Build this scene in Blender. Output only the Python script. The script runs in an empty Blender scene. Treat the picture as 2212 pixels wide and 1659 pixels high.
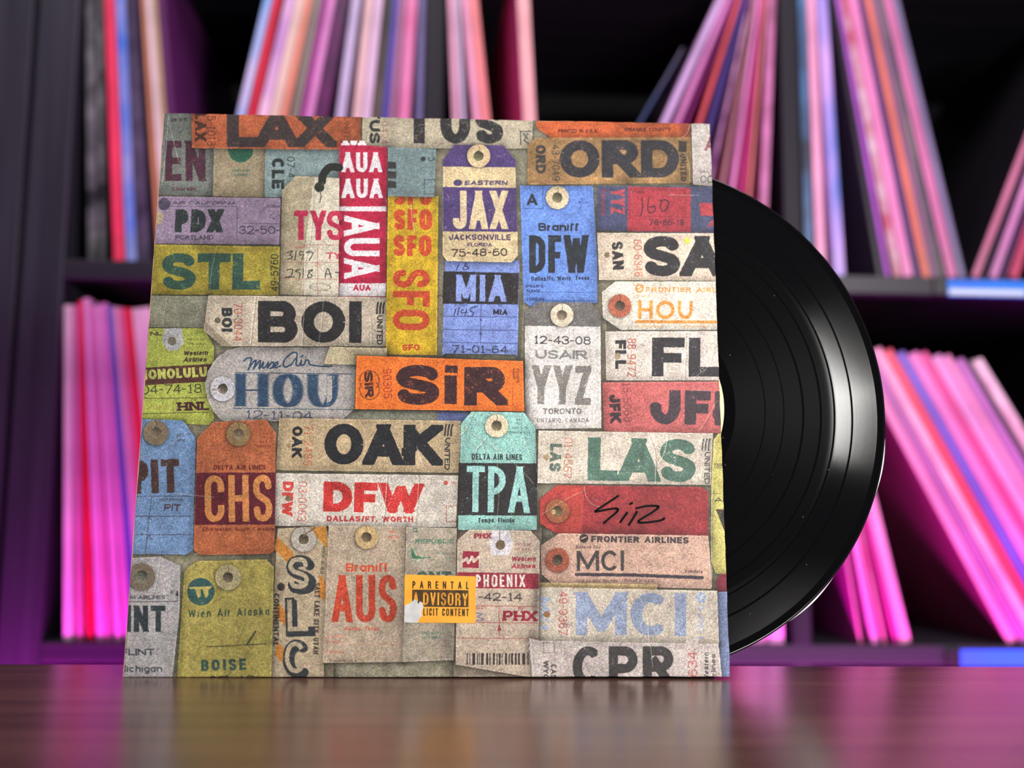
import bpy, bmesh, math, random
import numpy as np
from mathutils import Vector, Matrix

# ------------------------------------------------------------------ camera, world, lights
SC = bpy.context.scene
COL = SC.collection
SC.view_settings.view_transform = 'Standard'
SC.view_settings.look = 'None'
SC.view_settings.exposure = 0.0
SC.view_settings.gamma = 1.0
SC.view_settings.use_curve_mapping = False
SC.cycles.use_denoising = True
SC.cycles.max_bounces = 6

F_PX, CX, CY = 2200.0, 1106.0, 829.5            # focal length and centre in pixels of the 2212x1659 frame
CAM_LOC = Vector((0.37861, -0.95681, 0.13211))
CAM_ROT = Matrix(((0.99882128, -0.01511954, -0.04612424),
                  (-0.04753484, -0.11238922, -0.99252663),
                  (0.00982268, 0.99354923, -0.11297545)))   # columns: right, up, backward
q = CAM_ROT.to_quaternion().normalized()
CAM_ROT = q.to_matrix()
cam_data = bpy.data.cameras.new('camera')
cam = bpy.data.objects.new('camera', cam_data)
COL.objects.link(cam)
cam.matrix_world = Matrix.Translation(CAM_LOC) @ CAM_ROT.to_4x4()
cam_data.sensor_width = 36.0
cam_data.lens = 36.0 * F_PX / 2212.0
cam_data.clip_start = 0.01
cam_data.dof.use_dof = True
cam_data.dof.focus_distance = 0.552
cam_data.dof.aperture_fstop = 3.1
SC.camera = cam

world = bpy.data.worlds.new('world')
SC.world = world
world.use_nodes = True
world.node_tree.nodes['Background'].inputs[0].default_value = (0.75, 0.80, 1.0, 1)
world.node_tree.nodes['Background'].inputs[1].default_value = 0.03


def area_light(name, loc, target, sx, sy, power, color, spread=math.pi):
    d = bpy.data.lights.new(name, 'AREA')
    d.shape = 'RECTANGLE'
    d.size, d.size_y = sx, sy
    d.energy = power
    d.color = color
    d.spread = spread
    o = bpy.data.objects.new(name, d)
    COL.objects.link(o)
    o.location = loc
    o.rotation_euler = (Vector(target) - Vector(loc)).to_track_quat('-Z', 'Z').to_euler()
    return o


# soft daylight from the room's window in front and to the right; the magenta light bar stands behind the table
area_light('window_light', (1.02, -1.28, 0.44), (0.45, -0.40, 0.20), 0.28, 0.19, 14.5, (1.0, 0.975, 0.94))
area_light('overhead_fill', (0.30, -1.25, 1.75), (0.4, -0.2, 0.20), 1.2, 0.5, 12.0, (0.97, 0.98, 1.0))  # added soft fill from above, not a lamp of the room
area_light('shelf_fill', (0.45, -0.50, 1.35), (0.45, 0.0, 0.35), 1.4, 0.25, 8.0, (1.0, 0.93, 0.97))  # added fill that brightens the upper spines; no ceiling lamp is known
area_light('magenta_light_bar', (0.42, -0.075, -0.115), (0.42, -0.005, 0.10), 1.6, 0.03, 7.0, (1.0, 0.04, 0.90))

# ------------------------------------------------------------------ helpers


def ray_to(px, py, plane_y=None, plane_z=None):
    """Where the sight line of a photograph pixel meets a real plane of the room."""
    d = CAM_ROT @ Vector(((px - CX) / F_PX, -(py - CY) / F_PX, -1.0))
    k = (plane_y - CAM_LOC.y) / d.y if plane_y is not None else (plane_z - CAM_LOC.z) / d.z
    return CAM_LOC + k * d


def srgb(c):
    return tuple((v / 255 / 12.92) if v / 255 <= 0.04045 else ((v / 255 + 0.055) / 1.055) ** 2.4 for v in c)


def mat(name, rgb, rough=0.5, spec=0.5, noise=None, bump=None, coat=0.0):
    """Principled material; noise = (second colour, scale vector, detail), bump = (scale vector, strength)."""
    m = bpy.data.materials.new(name)
    m.use_nodes = True
    nt = m.node_tree
    b = nt.nodes['Principled BSDF']
    b.inputs['Base Color'].default_value = (*srgb(rgb), 1)
    b.inputs['Roughness'].default_value = rough
    b.inputs['Specular IOR Level'].default_value = spec
    b.inputs['Coat Weight'].default_value = coat
    if noise or bump:
        tc = nt.nodes.new('ShaderNodeTexCoord')
    if noise:
        c2, scale, detail = noise
        mp = nt.nodes.new('ShaderNodeMapping')
        mp.inputs['Scale'].default_value = scale
        nt.links.new(tc.outputs['Object'], mp.inputs[0])
        n = nt.nodes.new('ShaderNodeTexNoise')
        n.inputs['Scale'].default_value = 1.0
        n.inputs['Detail'].default_value = detail
        nt.links.new(mp.outputs[0], n.inputs['Vector'])
        r = nt.nodes.new('ShaderNodeValToRGB')
        r.color_ramp.elements[0].position = 0.38
        r.color_ramp.elements[1].position = 0.62
        r.color_ramp.elements[0].color = (*srgb(rgb), 1)
        r.color_ramp.elements[1].color = (*srgb(c2), 1)
        nt.links.new(n.outputs['Fac'], r.inputs[0])
        nt.links.new(r.outputs[0], b.inputs['Base Color'])
    if bump:
        scale, strength = bump
        mp = nt.nodes.new('ShaderNodeMapping')
        mp.inputs['Scale'].default_value = scale
        nt.links.new(tc.outputs['Object'], mp.inputs[0])
        n = nt.nodes.new('ShaderNodeTexNoise')
        n.inputs['Scale'].default_value = 1.0
        n.inputs['Detail'].default_value = 4
        nt.links.new(mp.outputs[0], n.inputs['Vector'])
        bp = nt.nodes.new('ShaderNodeBump')
        bp.inputs['Strength'].default_value = strength
        bp.inputs['Distance'].default_value = 0.001
        nt.links.new(n.outputs['Fac'], bp.inputs['Height'])
        nt.links.new(bp.outputs[0], b.inputs['Normal'])
    return m


def empty(name, loc=(0, 0, 0)):
    o = bpy.data.objects.new(name, None)
    o.empty_display_size = 0.05
    COL.objects.link(o)
    o.location = loc
    return o


def link(name, me, parent=None, material=None):
    o = bpy.data.objects.new(name, me)
    COL.objects.link(o)
    if material is not None:
        me.materials.append(material)
    if parent is not None:
        o.parent = parent
    return o


def tag(o, label, cat=None, group=None):
    o['label'] = label
    if cat:
        o['category'] = cat
    if group:
        o['group'] = group
    return o


def box_mesh(name, x0, x1, y0, y1, z0, z1, bevel=0.0):
    bm = bmesh.new()
    bmesh.ops.create_cube(bm, size=1.0)
    for v in bm.verts:
        v.co = Vector((x0 + (v.co.x + .5) * (x1 - x0), y0 + (v.co.y + .5) * (y1 - y0), z0 + (v.co.z + .5) * (z1 - z0)))
    if bevel:
        bmesh.ops.bevel(bm, geom=bm.edges[:], offset=bevel, segments=2, affect='EDGES', profile=0.5)
    me = bpy.data.meshes.new(name)
    bm.to_mesh(me)
    bm.free()
    return me


def box(name, x0, x1, y0, y1, z0, z1, material, parent=None, bevel=0.0):
    return link(name, box_mesh(name, x0, x1, y0, y1, z0, z1, bevel), parent, material)


# ------------------------------------------------------------------ the setting
ZT = 0.0397                     # table top; the floor lies below it
FLOOR = ZT - 0.745
wall_m = mat('dark_wall_paint', (11, 10, 12), 0.9, 0.2, noise=((15, 14, 15), (3, 3, 3), 3))
floor_m = mat('dark_floor', (60, 45, 38), 0.5, 0.4, noise=((40, 30, 26), (1, 14, 1), 4))
o = box('wall_back', -2.2, 3.0, 0.45, 0.55, FLOOR, 1.9, wall_m); o['kind'] = 'structure'
o = box('floor', -2.2, 3.0, -2.6, 0.55, FLOOR - 0.05, FLOOR, floor_m); o['kind'] = 'structure'

# ------------------------------------------------------------------ bookcases
wood = mat('black_brown_wood', (39, 36, 47), 0.42, 0.45, noise=((52, 49, 61), (60, 60, 2.5), 5), bump=((220, 220, 6), 0.10))
wood_h = mat('black_brown_wood_boards', (33, 30, 41), 0.45, 0.4, noise=((45, 42, 50), (2.5, 60, 60), 5), bump=((6, 220, 220), 0.10))
wood_div = mat('black_brown_wood_dividers', (24, 20, 30), 0.55, 0.25, noise=((32, 27, 38), (60, 60, 2.5), 5))  # same wood as the panels, darkened to paint in the cubes' inner shade
wood_in = mat('black_brown_wood_back', (20, 18, 21), 0.7, 0.3, noise=((26, 23, 26), (2.5, 40, 40), 4))
D = 0.39
BASE = -(0.038 + 0.335) - 0.018         # bottom face of the frame, then the plinth down to the floor
OP, TH, OUT = 0.335, 0.018, 0.038


def bookcase(x_left, cols, label, extra_base):
    t = empty('bookcase', (x_left, 0, FLOOR))
    tag(t, label, 'bookcase')
    ox, oz = -x_left, -FLOOR
    X0 = x_left - OUT
    W = cols * OP + (cols - 1) * TH
    zb = FLOOR
    ztop = 2 * OP + TH
    p = []
    p.append(box('side_panel', X0 + ox, x_left + ox, 0, D, zb + oz, ztop + oz + OUT, wood, t, 0.0012))
    p.append(box('side_panel', x_left + W + ox, x_left + W + OUT + ox, 0, D, zb + oz, ztop + oz + OUT, wood, t, 0.0012))
    p.append(box('top_board', x_left + ox, x_left + W + ox, 0, D, ztop + oz, ztop + oz + OUT, wood_h, t, 0.0012))
    zs = [OP, -TH, -TH - OP - TH]
    for z in zs:
        p.append(box('shelf_board', x_left + ox, x_left + W + ox, 0.0015, D, z + oz, z + TH + oz, wood_h, t, 0.001))
    p.append(box('base_board', x_left + ox, x_left + W + ox, 0.0015, D, zb + oz, zb + OUT + oz, wood_h, t, 0.001))
    rows = [(OP + TH, OP + TH + OP), (0, OP), (-TH - OP, -TH)]
    if extra_base:
        rows.append((zb + OUT, -TH - OP - TH))
    for z0, z1 in rows:
        for k in range(1, cols):
            xa = x_left + k * OP + (k - 1) * TH
            p.append(box('divider', xa + ox, xa + TH + ox, 0.0015, D, z0 + oz, z1 + oz, wood_div, t, 0.001))
    return t


bookcase(0.0, 4, 'large black-brown cube bookcase filled with record sleeves behind the table', True)
bookcase(-0.005 - OUT * 2 - OP, 1, 'second black-brown bookcase, only its side panel seen beside the big one', True)

# ------------------------------------------------------------------ the printed sleeve: plane and print
JO = Vector((0.20587, -0.41157, 0.03970))            # bottom left corner of the front cover
JX = Vector((0.99994545, -0.00957925, 0.00416392)).normalized()
JY = Vector((-0.0044373, 0.07728439, 0.98662661)).normalized()
JN = JX.cross(JY).normalized()
JY = JN.cross(JX).normalized()
JW, JH = 0.314, 0.3108
N = 2048                                             # print resolution


def px_to_uv(px, py):
    d = CAM_ROT @ Vector(((px - CX) / F_PX, -(py - CY) / F_PX, -1.0))
    k = (JO - CAM_LOC).dot(JN) / d.dot(JN)
    p = CAM_LOC + k * d - JO
    return p.dot(JX) / JW, p.dot(JY) / JH


def make_grid():
    """Position of every print cell in the layout coordinates in which the tags below are listed."""
    g = (np.arange(N, dtype=np.float32) + 0.5) / N
    U, V = np.meshgrid(g, g)
    R = np.array(CAM_ROT)
    o = np.array(JO - CAM_LOC) @ R
    ax = np.array(JX * JW) @ R
    ay = np.array(JY * JH) @ R
    z = -(o[2] + U * ax[2] + V * ay[2])
    X = CX + F_PX * (o[0] + U * ax[0] + V * ay[0]) / z
    Y = CY - F_PX * (o[1] + U * ax[1] + V * ay[1]) / z
    return X.astype(np.float32), Y.astype(np.float32)


GX, GY = make_grid()
rng = np.random.RandomState(7)


def noise_map(cells, octaves=3, seed=0):
    r = np.random.RandomState(seed)
    out = np.zeros((N, N), np.float32)
    amp, tot = 1.0, 0.0
    for k in range(octaves):
        n = min(cells * 2 ** k, N)
        g = r.rand(n + 1, n + 1).astype(np.float32)
        t = np.linspace(0, n, N, endpoint=False, dtype=np.float32)
        i = t.astype(int)
        f = t - i
        f = f * f * (3 - 2 * f)
        rows = g[i] * (1 - f)[:, None] + g[i + 1] * f[:, None]
        out += amp * (rows[:, i] * (1 - f)[None] + rows[:, i + 1] * f[None])
        tot += amp
        amp *= 0.55
    out /= tot
    return (out - out.mean()) / out.std()            # zero mean, unit deviation


NLO, NMID, NHI = noise_map(9, 4, 1), noise_map(70, 4, 2), noise_map(700, 2, 3)
WX, WY = noise_map(160, 2, 4) * 0.2, noise_map(160, 2, 5) * 0.2
PX, PY = GX + WX, GY + WY                             # slightly wandering ink and paper edges
IMG = np.zeros((N, N, 3), np.float32)
IMG[:] = np.array((150, 143, 120), np.float32) / 255
IMG *= (1 + 0.10 * NLO + 0.07 * NMID)[..., None]
green = np.clip(noise_map(14, 3, 9) - 0.3, 0, 1)[..., None] * 0.35
IMG = IMG * (1 - green) + green * np.array((118, 128, 84), np.float32) / 255


def window(x0, y0, x1, y1, pad=3):
    us, vs = zip(*[px_to_uv(x, y) for x, y in ((x0 - pad, y0 - pad), (x1 + pad, y0 - pad), (x0 - pad, y1 + pad), (x1 + pad, y1 + pad))])
    a, b = max(0, int(min(us) * N)), min(N, int(max(us) * N) + 2)
    c, d = max(0, int(min(vs) * N)), min(N, int(max(vs) * N) + 2)
    if a >= b or c >= d:
        return None
    return slice(c, d), slice(a, b)


def paint(w, alpha, col, wear=0.0, tex=0.05):
    c = np.array(col, np.float32) / 255
    a = np.clip(alpha, 0, 1)
    if wear:
        n = 0.4 * NMID[w] + 0.85 * NHI[w]
        a = a * (1 - np.clip((n - (2.15 - 2.4 * wear)) * 1.2, 0, 0.6))
    sh = 1 + 0.6 * tex * NMID[w] + 0.6 * tex * NLO[w]
    IMG[w] = IMG[w] * (1 - a[..., None]) + (c * sh[..., None]) * a[..., None]


def poly_sd(X, Y, pts):
    """Signed distance (inside negative) to a polygon."""
    n = len(pts)
    best = np.full(X.shape, 1e9, np.float32)
    inside = np.zeros(X.shape, bool)
    for i in range(n):
        ax, ay = pts[i]
        bx, by = pts[(i + 1) % n]
        ex, ey = bx - ax, by - ay
        L = ex * ex + ey * ey + 1e-9
        t = np.clip(((X - ax) * ex + (Y - ay) * ey) / L, 0, 1)
        best = np.minimum(best, (X - ax - t * ex) ** 2 + (Y - ay - t * ey) ** 2)
        if ay != by:
            hit = ((ay > Y) != (by > Y)) & (X < ex * (Y - ay) / ey + ax)
            inside ^= hit
    d = np.sqrt(best)
    return np.where(inside, -d, d)


TAGS = []


def paper(pts, col, name='printed_tag', shadow=0.36, sz=7.5, edge=0.35, part=True, tex=0.055, label=None):
    xs, ys = [p[0] for p in pts], [p[1] for p in pts]
    w = window(min(xs), min(ys), max(xs), max(ys), 22)
    if w is None:
        return
    sd = poly_sd(PX[w], PY[w], pts)
    if shadow:
        s2 = poly_sd(PX[w] - 1.5, PY[w] - 1.5, pts)
        IMG[w] *= (1 - shadow * np.exp(-np.clip(s2, 0, 99) / sz))[..., None]
    a = np.clip(0.5 - sd * 1.5, 0, 1)
    paint(w, a, col, 0, tex)
    rim = np.clip(1 - np.abs(sd + 1.6) / 1.3, 0, 1) * a * edge * (0.5 + 0.5 * np.clip(NMID[w], -1, 1))
    IMG[w] += rim[..., None] * 0.22
    dk = np.clip(1 - np.abs(sd + 7) / 7, 0, 1) * a * 0.05
    IMG[w] *= (1 - dk)[..., None]
    if part:
        TAGS.append((pts, name, label))


def patch(pts, col, wear=0.15, soft=1.5, tex=0.05, alpha=1.0):
    xs, ys = [p[0] for p in pts], [p[1] for p in pts]
    w = window(min(xs), min(ys), max(xs), max(ys))
    if w is not None:
        paint(w, alpha * np.clip(0.5 - poly_sd(PX[w], PY[w], pts) * soft, 0, 1), col, wear, tex)


def path(pts, width, col, wear=0.1, alpha=1.0, soft=1.2):
    xs, ys = [p[0] for p in pts], [p[1] for p in pts]
    w = window(min(xs), min(ys), max(xs), max(ys), width + 3)
    if w is None:
        return
    X, Y = PX[w], PY[w]
    best = np.full(X.shape, 1e9, np.float32)
    for (ax, ay), (bx, by) in zip(pts, pts[1:]):
        ex, ey = bx - ax, by - ay
        t = np.clip(((X - ax) * ex + (Y - ay) * ey) / (ex * ex + ey * ey + 1e-9), 0, 1)
        best = np.minimum(best, (X - ax - t * ex) ** 2 + (Y - ay - t * ey) ** 2)
    paint(w, alpha * np.clip(0.5 + (width / 2 - np.sqrt(best)) * soft, 0, 1), col, wear)


def smooth(pts, n=7):
    """Catmull-Rom through the points."""
    P = [pts[0]] + list(pts) + [pts[-1]]
    out = []
    for i in range(1, len(P) - 2):
        a, b, c, d = P[i - 1], P[i], P[i + 1], P[i + 2]
        for k in range(n):
            t = k / n
            out.append(tuple(0.5 * (2 * b[j] + (c[j] - a[j]) * t + (2 * a[j] - 5 * b[j] + 4 * c[j] - d[j]) * t * t
                                    + (3 * b[j] - a[j] - 3 * c[j] + d[j]) * t ** 3) for j in (0, 1)))
    out.append(tuple(pts[-1]))
    return out


def disc(cx, cy, r, col, wear=0.0, ry=None, alpha=1.0):
    w = window(cx - r, cy - (ry or r), cx + r, cy + (ry or r))
    if w is None:
        return
    d = np.hypot(PX[w] - cx, (PY[w] - cy) * r / (ry or r))
    paint(w, alpha * np.clip(0.5 + (r - d) * 1.3, 0, 1), col, wear)


def ring(cx, cy, r, wd, col, ry=None, alpha=1.0):
    w = window(cx - r, cy - (ry or r), cx + r, cy + (ry or r))
    if w is None:
        return
    d = np.abs(np.hypot(PX[w] - cx, (PY[w] - cy) * r / (ry or r)) - r)
    paint(w, alpha * np.clip(0.5 + (wd / 2 - d) * 1.3, 0, 1), col)


def eyelet(cx, cy, r, col, hole=(96, 88, 66), hr=None, slit=True):
    hr = hr or r * 0.42
    w = window(cx - r, cy - r, cx + r, cy + r, 9)
    if w is None:
        return
    d = np.hypot(PX[w] - cx + 1, PY[w] - cy - 1)
    IMG[w] *= (1 - 0.4 * np.exp(-np.clip(d - r, 0, 99) / 2.5))[..., None]
    disc(cx, cy, r, col)
    if slit:
        path([(cx, cy - hr), (cx + 2, cy - (r + hr) / 2), (cx - 1, cy - r)], 1.6, [c * 0.6 for c in col])
    disc(cx, cy, hr, hole)
    d = np.hypot(PX[w] - cx, PY[w] - cy)
    dark = np.clip(0.5 + hr - d, 0, 1) * np.clip(0.5 - ((PX[w] - cx) * 0.3 - (PY[w] - cy)) / (2 * hr) * -1.2, 0, 1) * 0.45
    IMG[w] *= (1 - dark)[..., None]


def crease(pts, s=0.14):
    """A worn fold: a pale ridge with a darker line beside it."""
    path(smooth([(x + 2.2, y + 2.2) for x, y in pts], 4), 2.6, (40, 32, 24), 0, s * 1.2, 0.5)
    path(smooth(pts, 4), 1.8, (248, 240, 226), 0.3, s * 3.0, 0.8)


def shade(cx, cy, rx, ry, k, ang=0.0):
    """Soft stain or bulge in the printed paper."""
    R_ = max(rx, ry) * 1.9
    w = window(cx - R_, cy - R_, cx + R_, cy + R_)
    if w is None:
        return
    ca, sa = math.cos(ang), math.sin(ang)
    X, Y = GX[w] - cx, GY[w] - cy
    d = ((X * ca + Y * sa) / rx) ** 2 + ((-X * sa + Y * ca) / ry) ** 2
    IMG[w] *= (1 + k * np.exp(-d * 1.2))[..., None]


# ---- a drawn stroke alphabet (u right, v up, both 0..1 between stroke centres)
def arc(cx, cy, rx, ry, a0, a1, n=12):
    return [(cx + rx * math.cos(math.radians(a0 + (a1 - a0) * i / n)), cy + ry * math.sin(math.radians(a0 + (a1 - a0) * i / n))) for i in range(n + 1)]


def bowl(x0, xr, y0, y1, k):
    ry = (y1 - y0) / 2
    rx = min(ry / max(k, 0.2), (xr - x0) * 0.9)
    r2 = ry if rx < (xr - x0) * 0.9 else min(ry, rx * k)
    return [(x0, y1), (xr - rx, y1)] + arc(xr - rx, y1 - r2, rx, r2, 90, 0, 7)[1:] + arc(xr - rx, y0 + r2, rx, r2, 0, -90, 7) + [(x0, y0)]


def glyph(ch, k, hv=0.15):
    """k = width to height of the letter; returns (points, cap) strokes: cap 0 cut, 1 square, 2 long cut at the box."""
    r = 0.5 if k > 0.55 else min(0.5, 0.62 * k)
    b = 0.5
    ca = 38 if hv < .2 else 50
    S = [(.97, .76), (.86, .94), (.5, 1), (.13, .93), (.0, .75), (.14, .59), (.5, .5), (.87, .4), (1, .25), (.87, .06), (.5, 0), (.14, .06), (.02, .25)]
    if hv > .2:
        S = [(.95, .84)] + S[1:-1] + [(.05, .17)]
    top, bot = arc(b, 1 - r, b, r, 0, 180), arc(b, r, b, r, 180, 360)
    O = top + bot + [top[0]]
    if k > 0.55:
        Cc = arc(b, .5, b, .5, ca, 360 - ca, 22)
    else:
        Cc = [(1, .66)] + top + bot + [(1, .34)]
    hd = 1.0
    A = {
        'A': [([(0, 0), (.5, 1)], 2), ([(1, 0), (.5, 1)], 2), ([(.2, .27), (.8, .27)], 0)],
        'B': [([(0, 0), (0, 1)], 1), (bowl(0, .93, .51, 1, k), 1), (bowl(0, 1, 0, .51, k), 1)],
        'C': [(Cc, 0)],
        'D': [([(0, 0), (0, 1)], 1), (bowl(0, 1, 0, 1, k), 1)],
        'E': [([(0, 0), (0, 1)], 1), ([(0, 1), (1, 1)], 1), ([(0, .5), (.88, .5)], 1), ([(0, 0), (1, 0)], 1)],
        'F': [([(0, 0), (0, 1)], 1), ([(0, 1), (1, 1)], 1), ([(0, .47), (.86, .47)], 1)],
        'G': [(Cc, 0), ([(1, .3), (1, .46), (.6, .46)], 0)],
        'H': [([(0, 0), (0, 1)], 1), ([(1, 0), (1, 1)], 1), ([(0, .5), (1, .5)], 0)],
        'I': [([(.5, 0), (.5, 1)], 1)],
        'J': [([(1, 1)] + [(1, r)] + arc(b, r, b, r, 0, -180) + [(0, r + .1)], 0), ([(1, .6), (1, 1)], 1)],
        'K': [([(0, 0), (0, 1)], 1), ([(.95, 1), (.05, .38)], 2), ([(.38, .6), (1, 0)], 2)],
        'L': [([(0, 0), (0, 1)], 1), ([(0, 0), (1, 0)], 1)],
        'M': [([(0, 0), (0, 1)], 1), ([(1, 0), (1, 1)], 1), ([(.04, 1), (.5, .1)], 2), ([(.96, 1), (.5, .1)], 2)],
        'N': [([(0, 0), (0, 1)], 1), ([(1, 0), (1, 1)], 1), ([(.02, 1), (.98, 0)], 2)],
        'O': [(O, 0)],
        'P': [([(0, 0), (0, 1)], 1), (bowl(0, 1, .44, 1, k), 1)],
        'Q': [(O, 0), ([(.6, .25), (1, -.02)], 0)],
        'R': [([(0, 0), (0, 1)], 1), (bowl(0, .96, .48, 1, k), 1), ([(.5, .48), (.97, 0)] if k > .5 else [(.7, .48), (.98, .36), (1, 0)], 2)],
        'S': [(smooth(S, 4), 0)],
        'T': [([(.5, 0), (.5, 1)], 1), ([(0, 1), (1, 1)], 1)],
        'U': [([(0, 1), (0, r)] + arc(b, r, b, r, 180, 360) + [(1, 1)], 1)],
        'V': [([(0, 1), (.5, 0)], 2), ([(1, 1), (.5, 0)], 2)],
        'W': [([(0, 1), (.25, 0)], 4), ([(.5, .97), (.25, 0)], 5), ([(.5, .97), (.75, 0)], 5), ([(1, 1), (.75, 0)], 4)],
        'X': [([(0, 0), (1, 1)], 2), ([(0, 1), (1, 0)], 2)],
        'Y': [([(0, 1), (.5, .42)], 3), ([(1, 1), (.5, .42)], 3), ([(.5, 0), (.5, .46)], 1)],
        'Z': [([(0, 1), (1, 1)], 1), ([(0, 0), (1, 0)], 1), ([(.96, .98), (.04, .02)], 0)],
        '0': [(O, 0)],
        '1': [([(.55, 0), (.55, 1)], 1), ([(.55, 1), (.15, .78)], 0), ([(.15, 0), (.95, 0)], 0)],
        '2': [(smooth([(.03, .74), (.14, .93), (.5, 1), (.88, .92), (.97, .72), (.8, .47), (.3, .18), (0, .02)], 4), 0), ([(0, 0), (1, 0)], 1)],
        '3': [(smooth([(.03, .78), (.2, .96), (.5, 1), (.87, .93), (.95, .75), (.8, .58), (.45, .53), (.85, .47), (1, .27), (.88, .07), (.5, 0), (.15, .05), (0, .24)], 4), 0)],
        '4': [([(.75, 0), (.75, 1)], 1), ([(.75, 1), (0, .3)], 0), ([(0, .3), (1, .3)], 1)],
        '5': [([(.95, 1), (.12, 1), (.07, .55)], 0), (smooth([(.07, .55), (.4, .65), (.8, .58), (1, .32), (.85, .07), (.5, 0), (.15, .05), (0, .22)], 4), 0)],
        '6': [(smooth([(.9, .86), (.6, 1), (.2, .88), (0, .45), (.1, .12), (.5, 0), (.9, .1), (1, .32), (.85, .55), (.5, .62), (.1, .48)], 4), 0)],
        '7': [([(0, 1), (1, 1)], 1), ([(1, .98), (.35, 0)], 2)],
        '8': [(arc(.5, .77, .42, .23, 0, 360, 14), 0), (arc(.5, .27, .5, .27, 0, 360, 14), 0)],
        '9': [(smooth([(.1, .14), (.4, 0), (.8, .12), (1, .55), (.9, .88), (.5, 1), (.1, .9), (0, .68), (.15, .45), (.5, .38), (.9, .52)], 4), 0)],
        '-': [([(.1, .45), (.9, .45)], 1)], '.': [([(.5, 0), (.5, .01)], 1)], ',': [([(.5, .02), (.42, -.16)], 0)],
        "'": [([(.5, 1), (.5, .78)], 1)], '/': [([(0, -.05), (1, 1)], 2)], '*': [([(.5, .4), (.5, .45)], 1)],
        'a': [(arc(.5, .35, .5, .35, 20, 340), 0), ([(1, 0), (1, .7)], 1)],
        'b': [([(0, 0), (0, 1)], 1), (arc(.5, .35, .5, .35, 0, 360), 0)],
        'c': [(arc(.5, .35, .5, .35, 45, 315), 0)],
        'd': [([(1, 0), (1, 1)], 1), (arc(.5, .35, .5, .35, 0, 360), 0)],
        'e': [(arc(.5, .35, .5, .35, 0, 310), 0), ([(0, .36), (1, .36)], 0)],
        'f': [([(.35, 0), (.35, .8), (.5, 1), (1, 1)], 1), ([(0, .66), (.9, .66)], 0)],
        'g': [(arc(.5, .35, .5, .35, 0, 360), 0), ([(1, .7), (1, -.1), (.7, -.26), (.1, -.24)], 0)],
        'h': [([(0, 0), (0, 1)], 1), ([(0, .45)] + arc(.5, .42, .5, .28, 170, 0, 6) + [(1, 0)], 1)],
        'i': [([(.5, 0), (.5, .68)], 1), ([(.5, .92), (.5, 1)], 0)],
        'k': [([(0, 0), (0, 1)], 1), ([(.9, .7), (.05, .28)], 0), ([(.35, .45), (1, 0)], 0)],
        'l': [([(.5, 0), (.5, 1)], 1)],
        'm': [([(0, 0), (0, .7)], 1), (arc(.25, .45, .25, .25, 180, 0, 6) + [(.5, 0)], 1), (arc(.75, .45, .25, .25, 180, 0, 6) + [(1, 0)], 1)],
        'n': [([(0, 0), (0, .7)], 1), (arc(.5, .4, .5, .3, 180, 0, 6) + [(1, 0)], 1)],
        'o': [(arc(.5, .35, .5, .35, 0, 360), 0)],
        'p': [([(0, -.3), (0, .7)], 1), (arc(.5, .35, .5, .35, 0, 360), 0)],
        'r': [([(0, 0), (0, .7)], 1), ([(0, .4), (.3, .66), (1, .68)], 0)],
        's': [(smooth([(x, y * .7) for x, y in S], 3), 0)],
        't': [([(.4, 1), (.4, .1), (.6, 0), (1, .02)], 0), ([(0, .68), (.95, .68)], 0)],
        'u': [([(0, .7)] + arc(.5, .3, .5, .3, 180, 360, 6) + [(1, .7)], 1), ([(1, 0), (1, .5)], 1)],
        'v': [([(0, .7), (.5, 0)], 0), ([(1, .7), (.5, 0)], 0)],
        'w': [([(0, .7), (.25, 0), (.5, .66), (.75, 0), (1, .7)], 0)],
        'x': [([(0, .7), (1, 0)], 0), ([(0, 0), (1, .7)], 0)],
        'y': [([(0, .7), (.5, 0)], 0), ([(1, .7), (.3, -.28)], 0)],
    }
    return A.get(ch, [])


WID = dict(A=1.08, B=.95, C=.96, E=.84, F=.8, I=0, J=.82, K=1.02, L=.78, M=1.25, N=1.02, O=1.05, P=.9, R=.98, S=.94, T=.92, W=1.45, Y=1.0, Z=.9,
           i=0, l=0, m=1.2, w=1.15, r=.5, t=.5, f=.5)
for c_ in '0123456789':
    WID[c_] = .86
WID['1'] = .6
for c_ in 'abcdeghknopsuvxy':
    WID.setdefault(c_, .8)
for c_ in ".,'*":
    WID[c_] = 0
WID['-'], WID['/'], WID[' '] = .55, .6, .55


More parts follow.
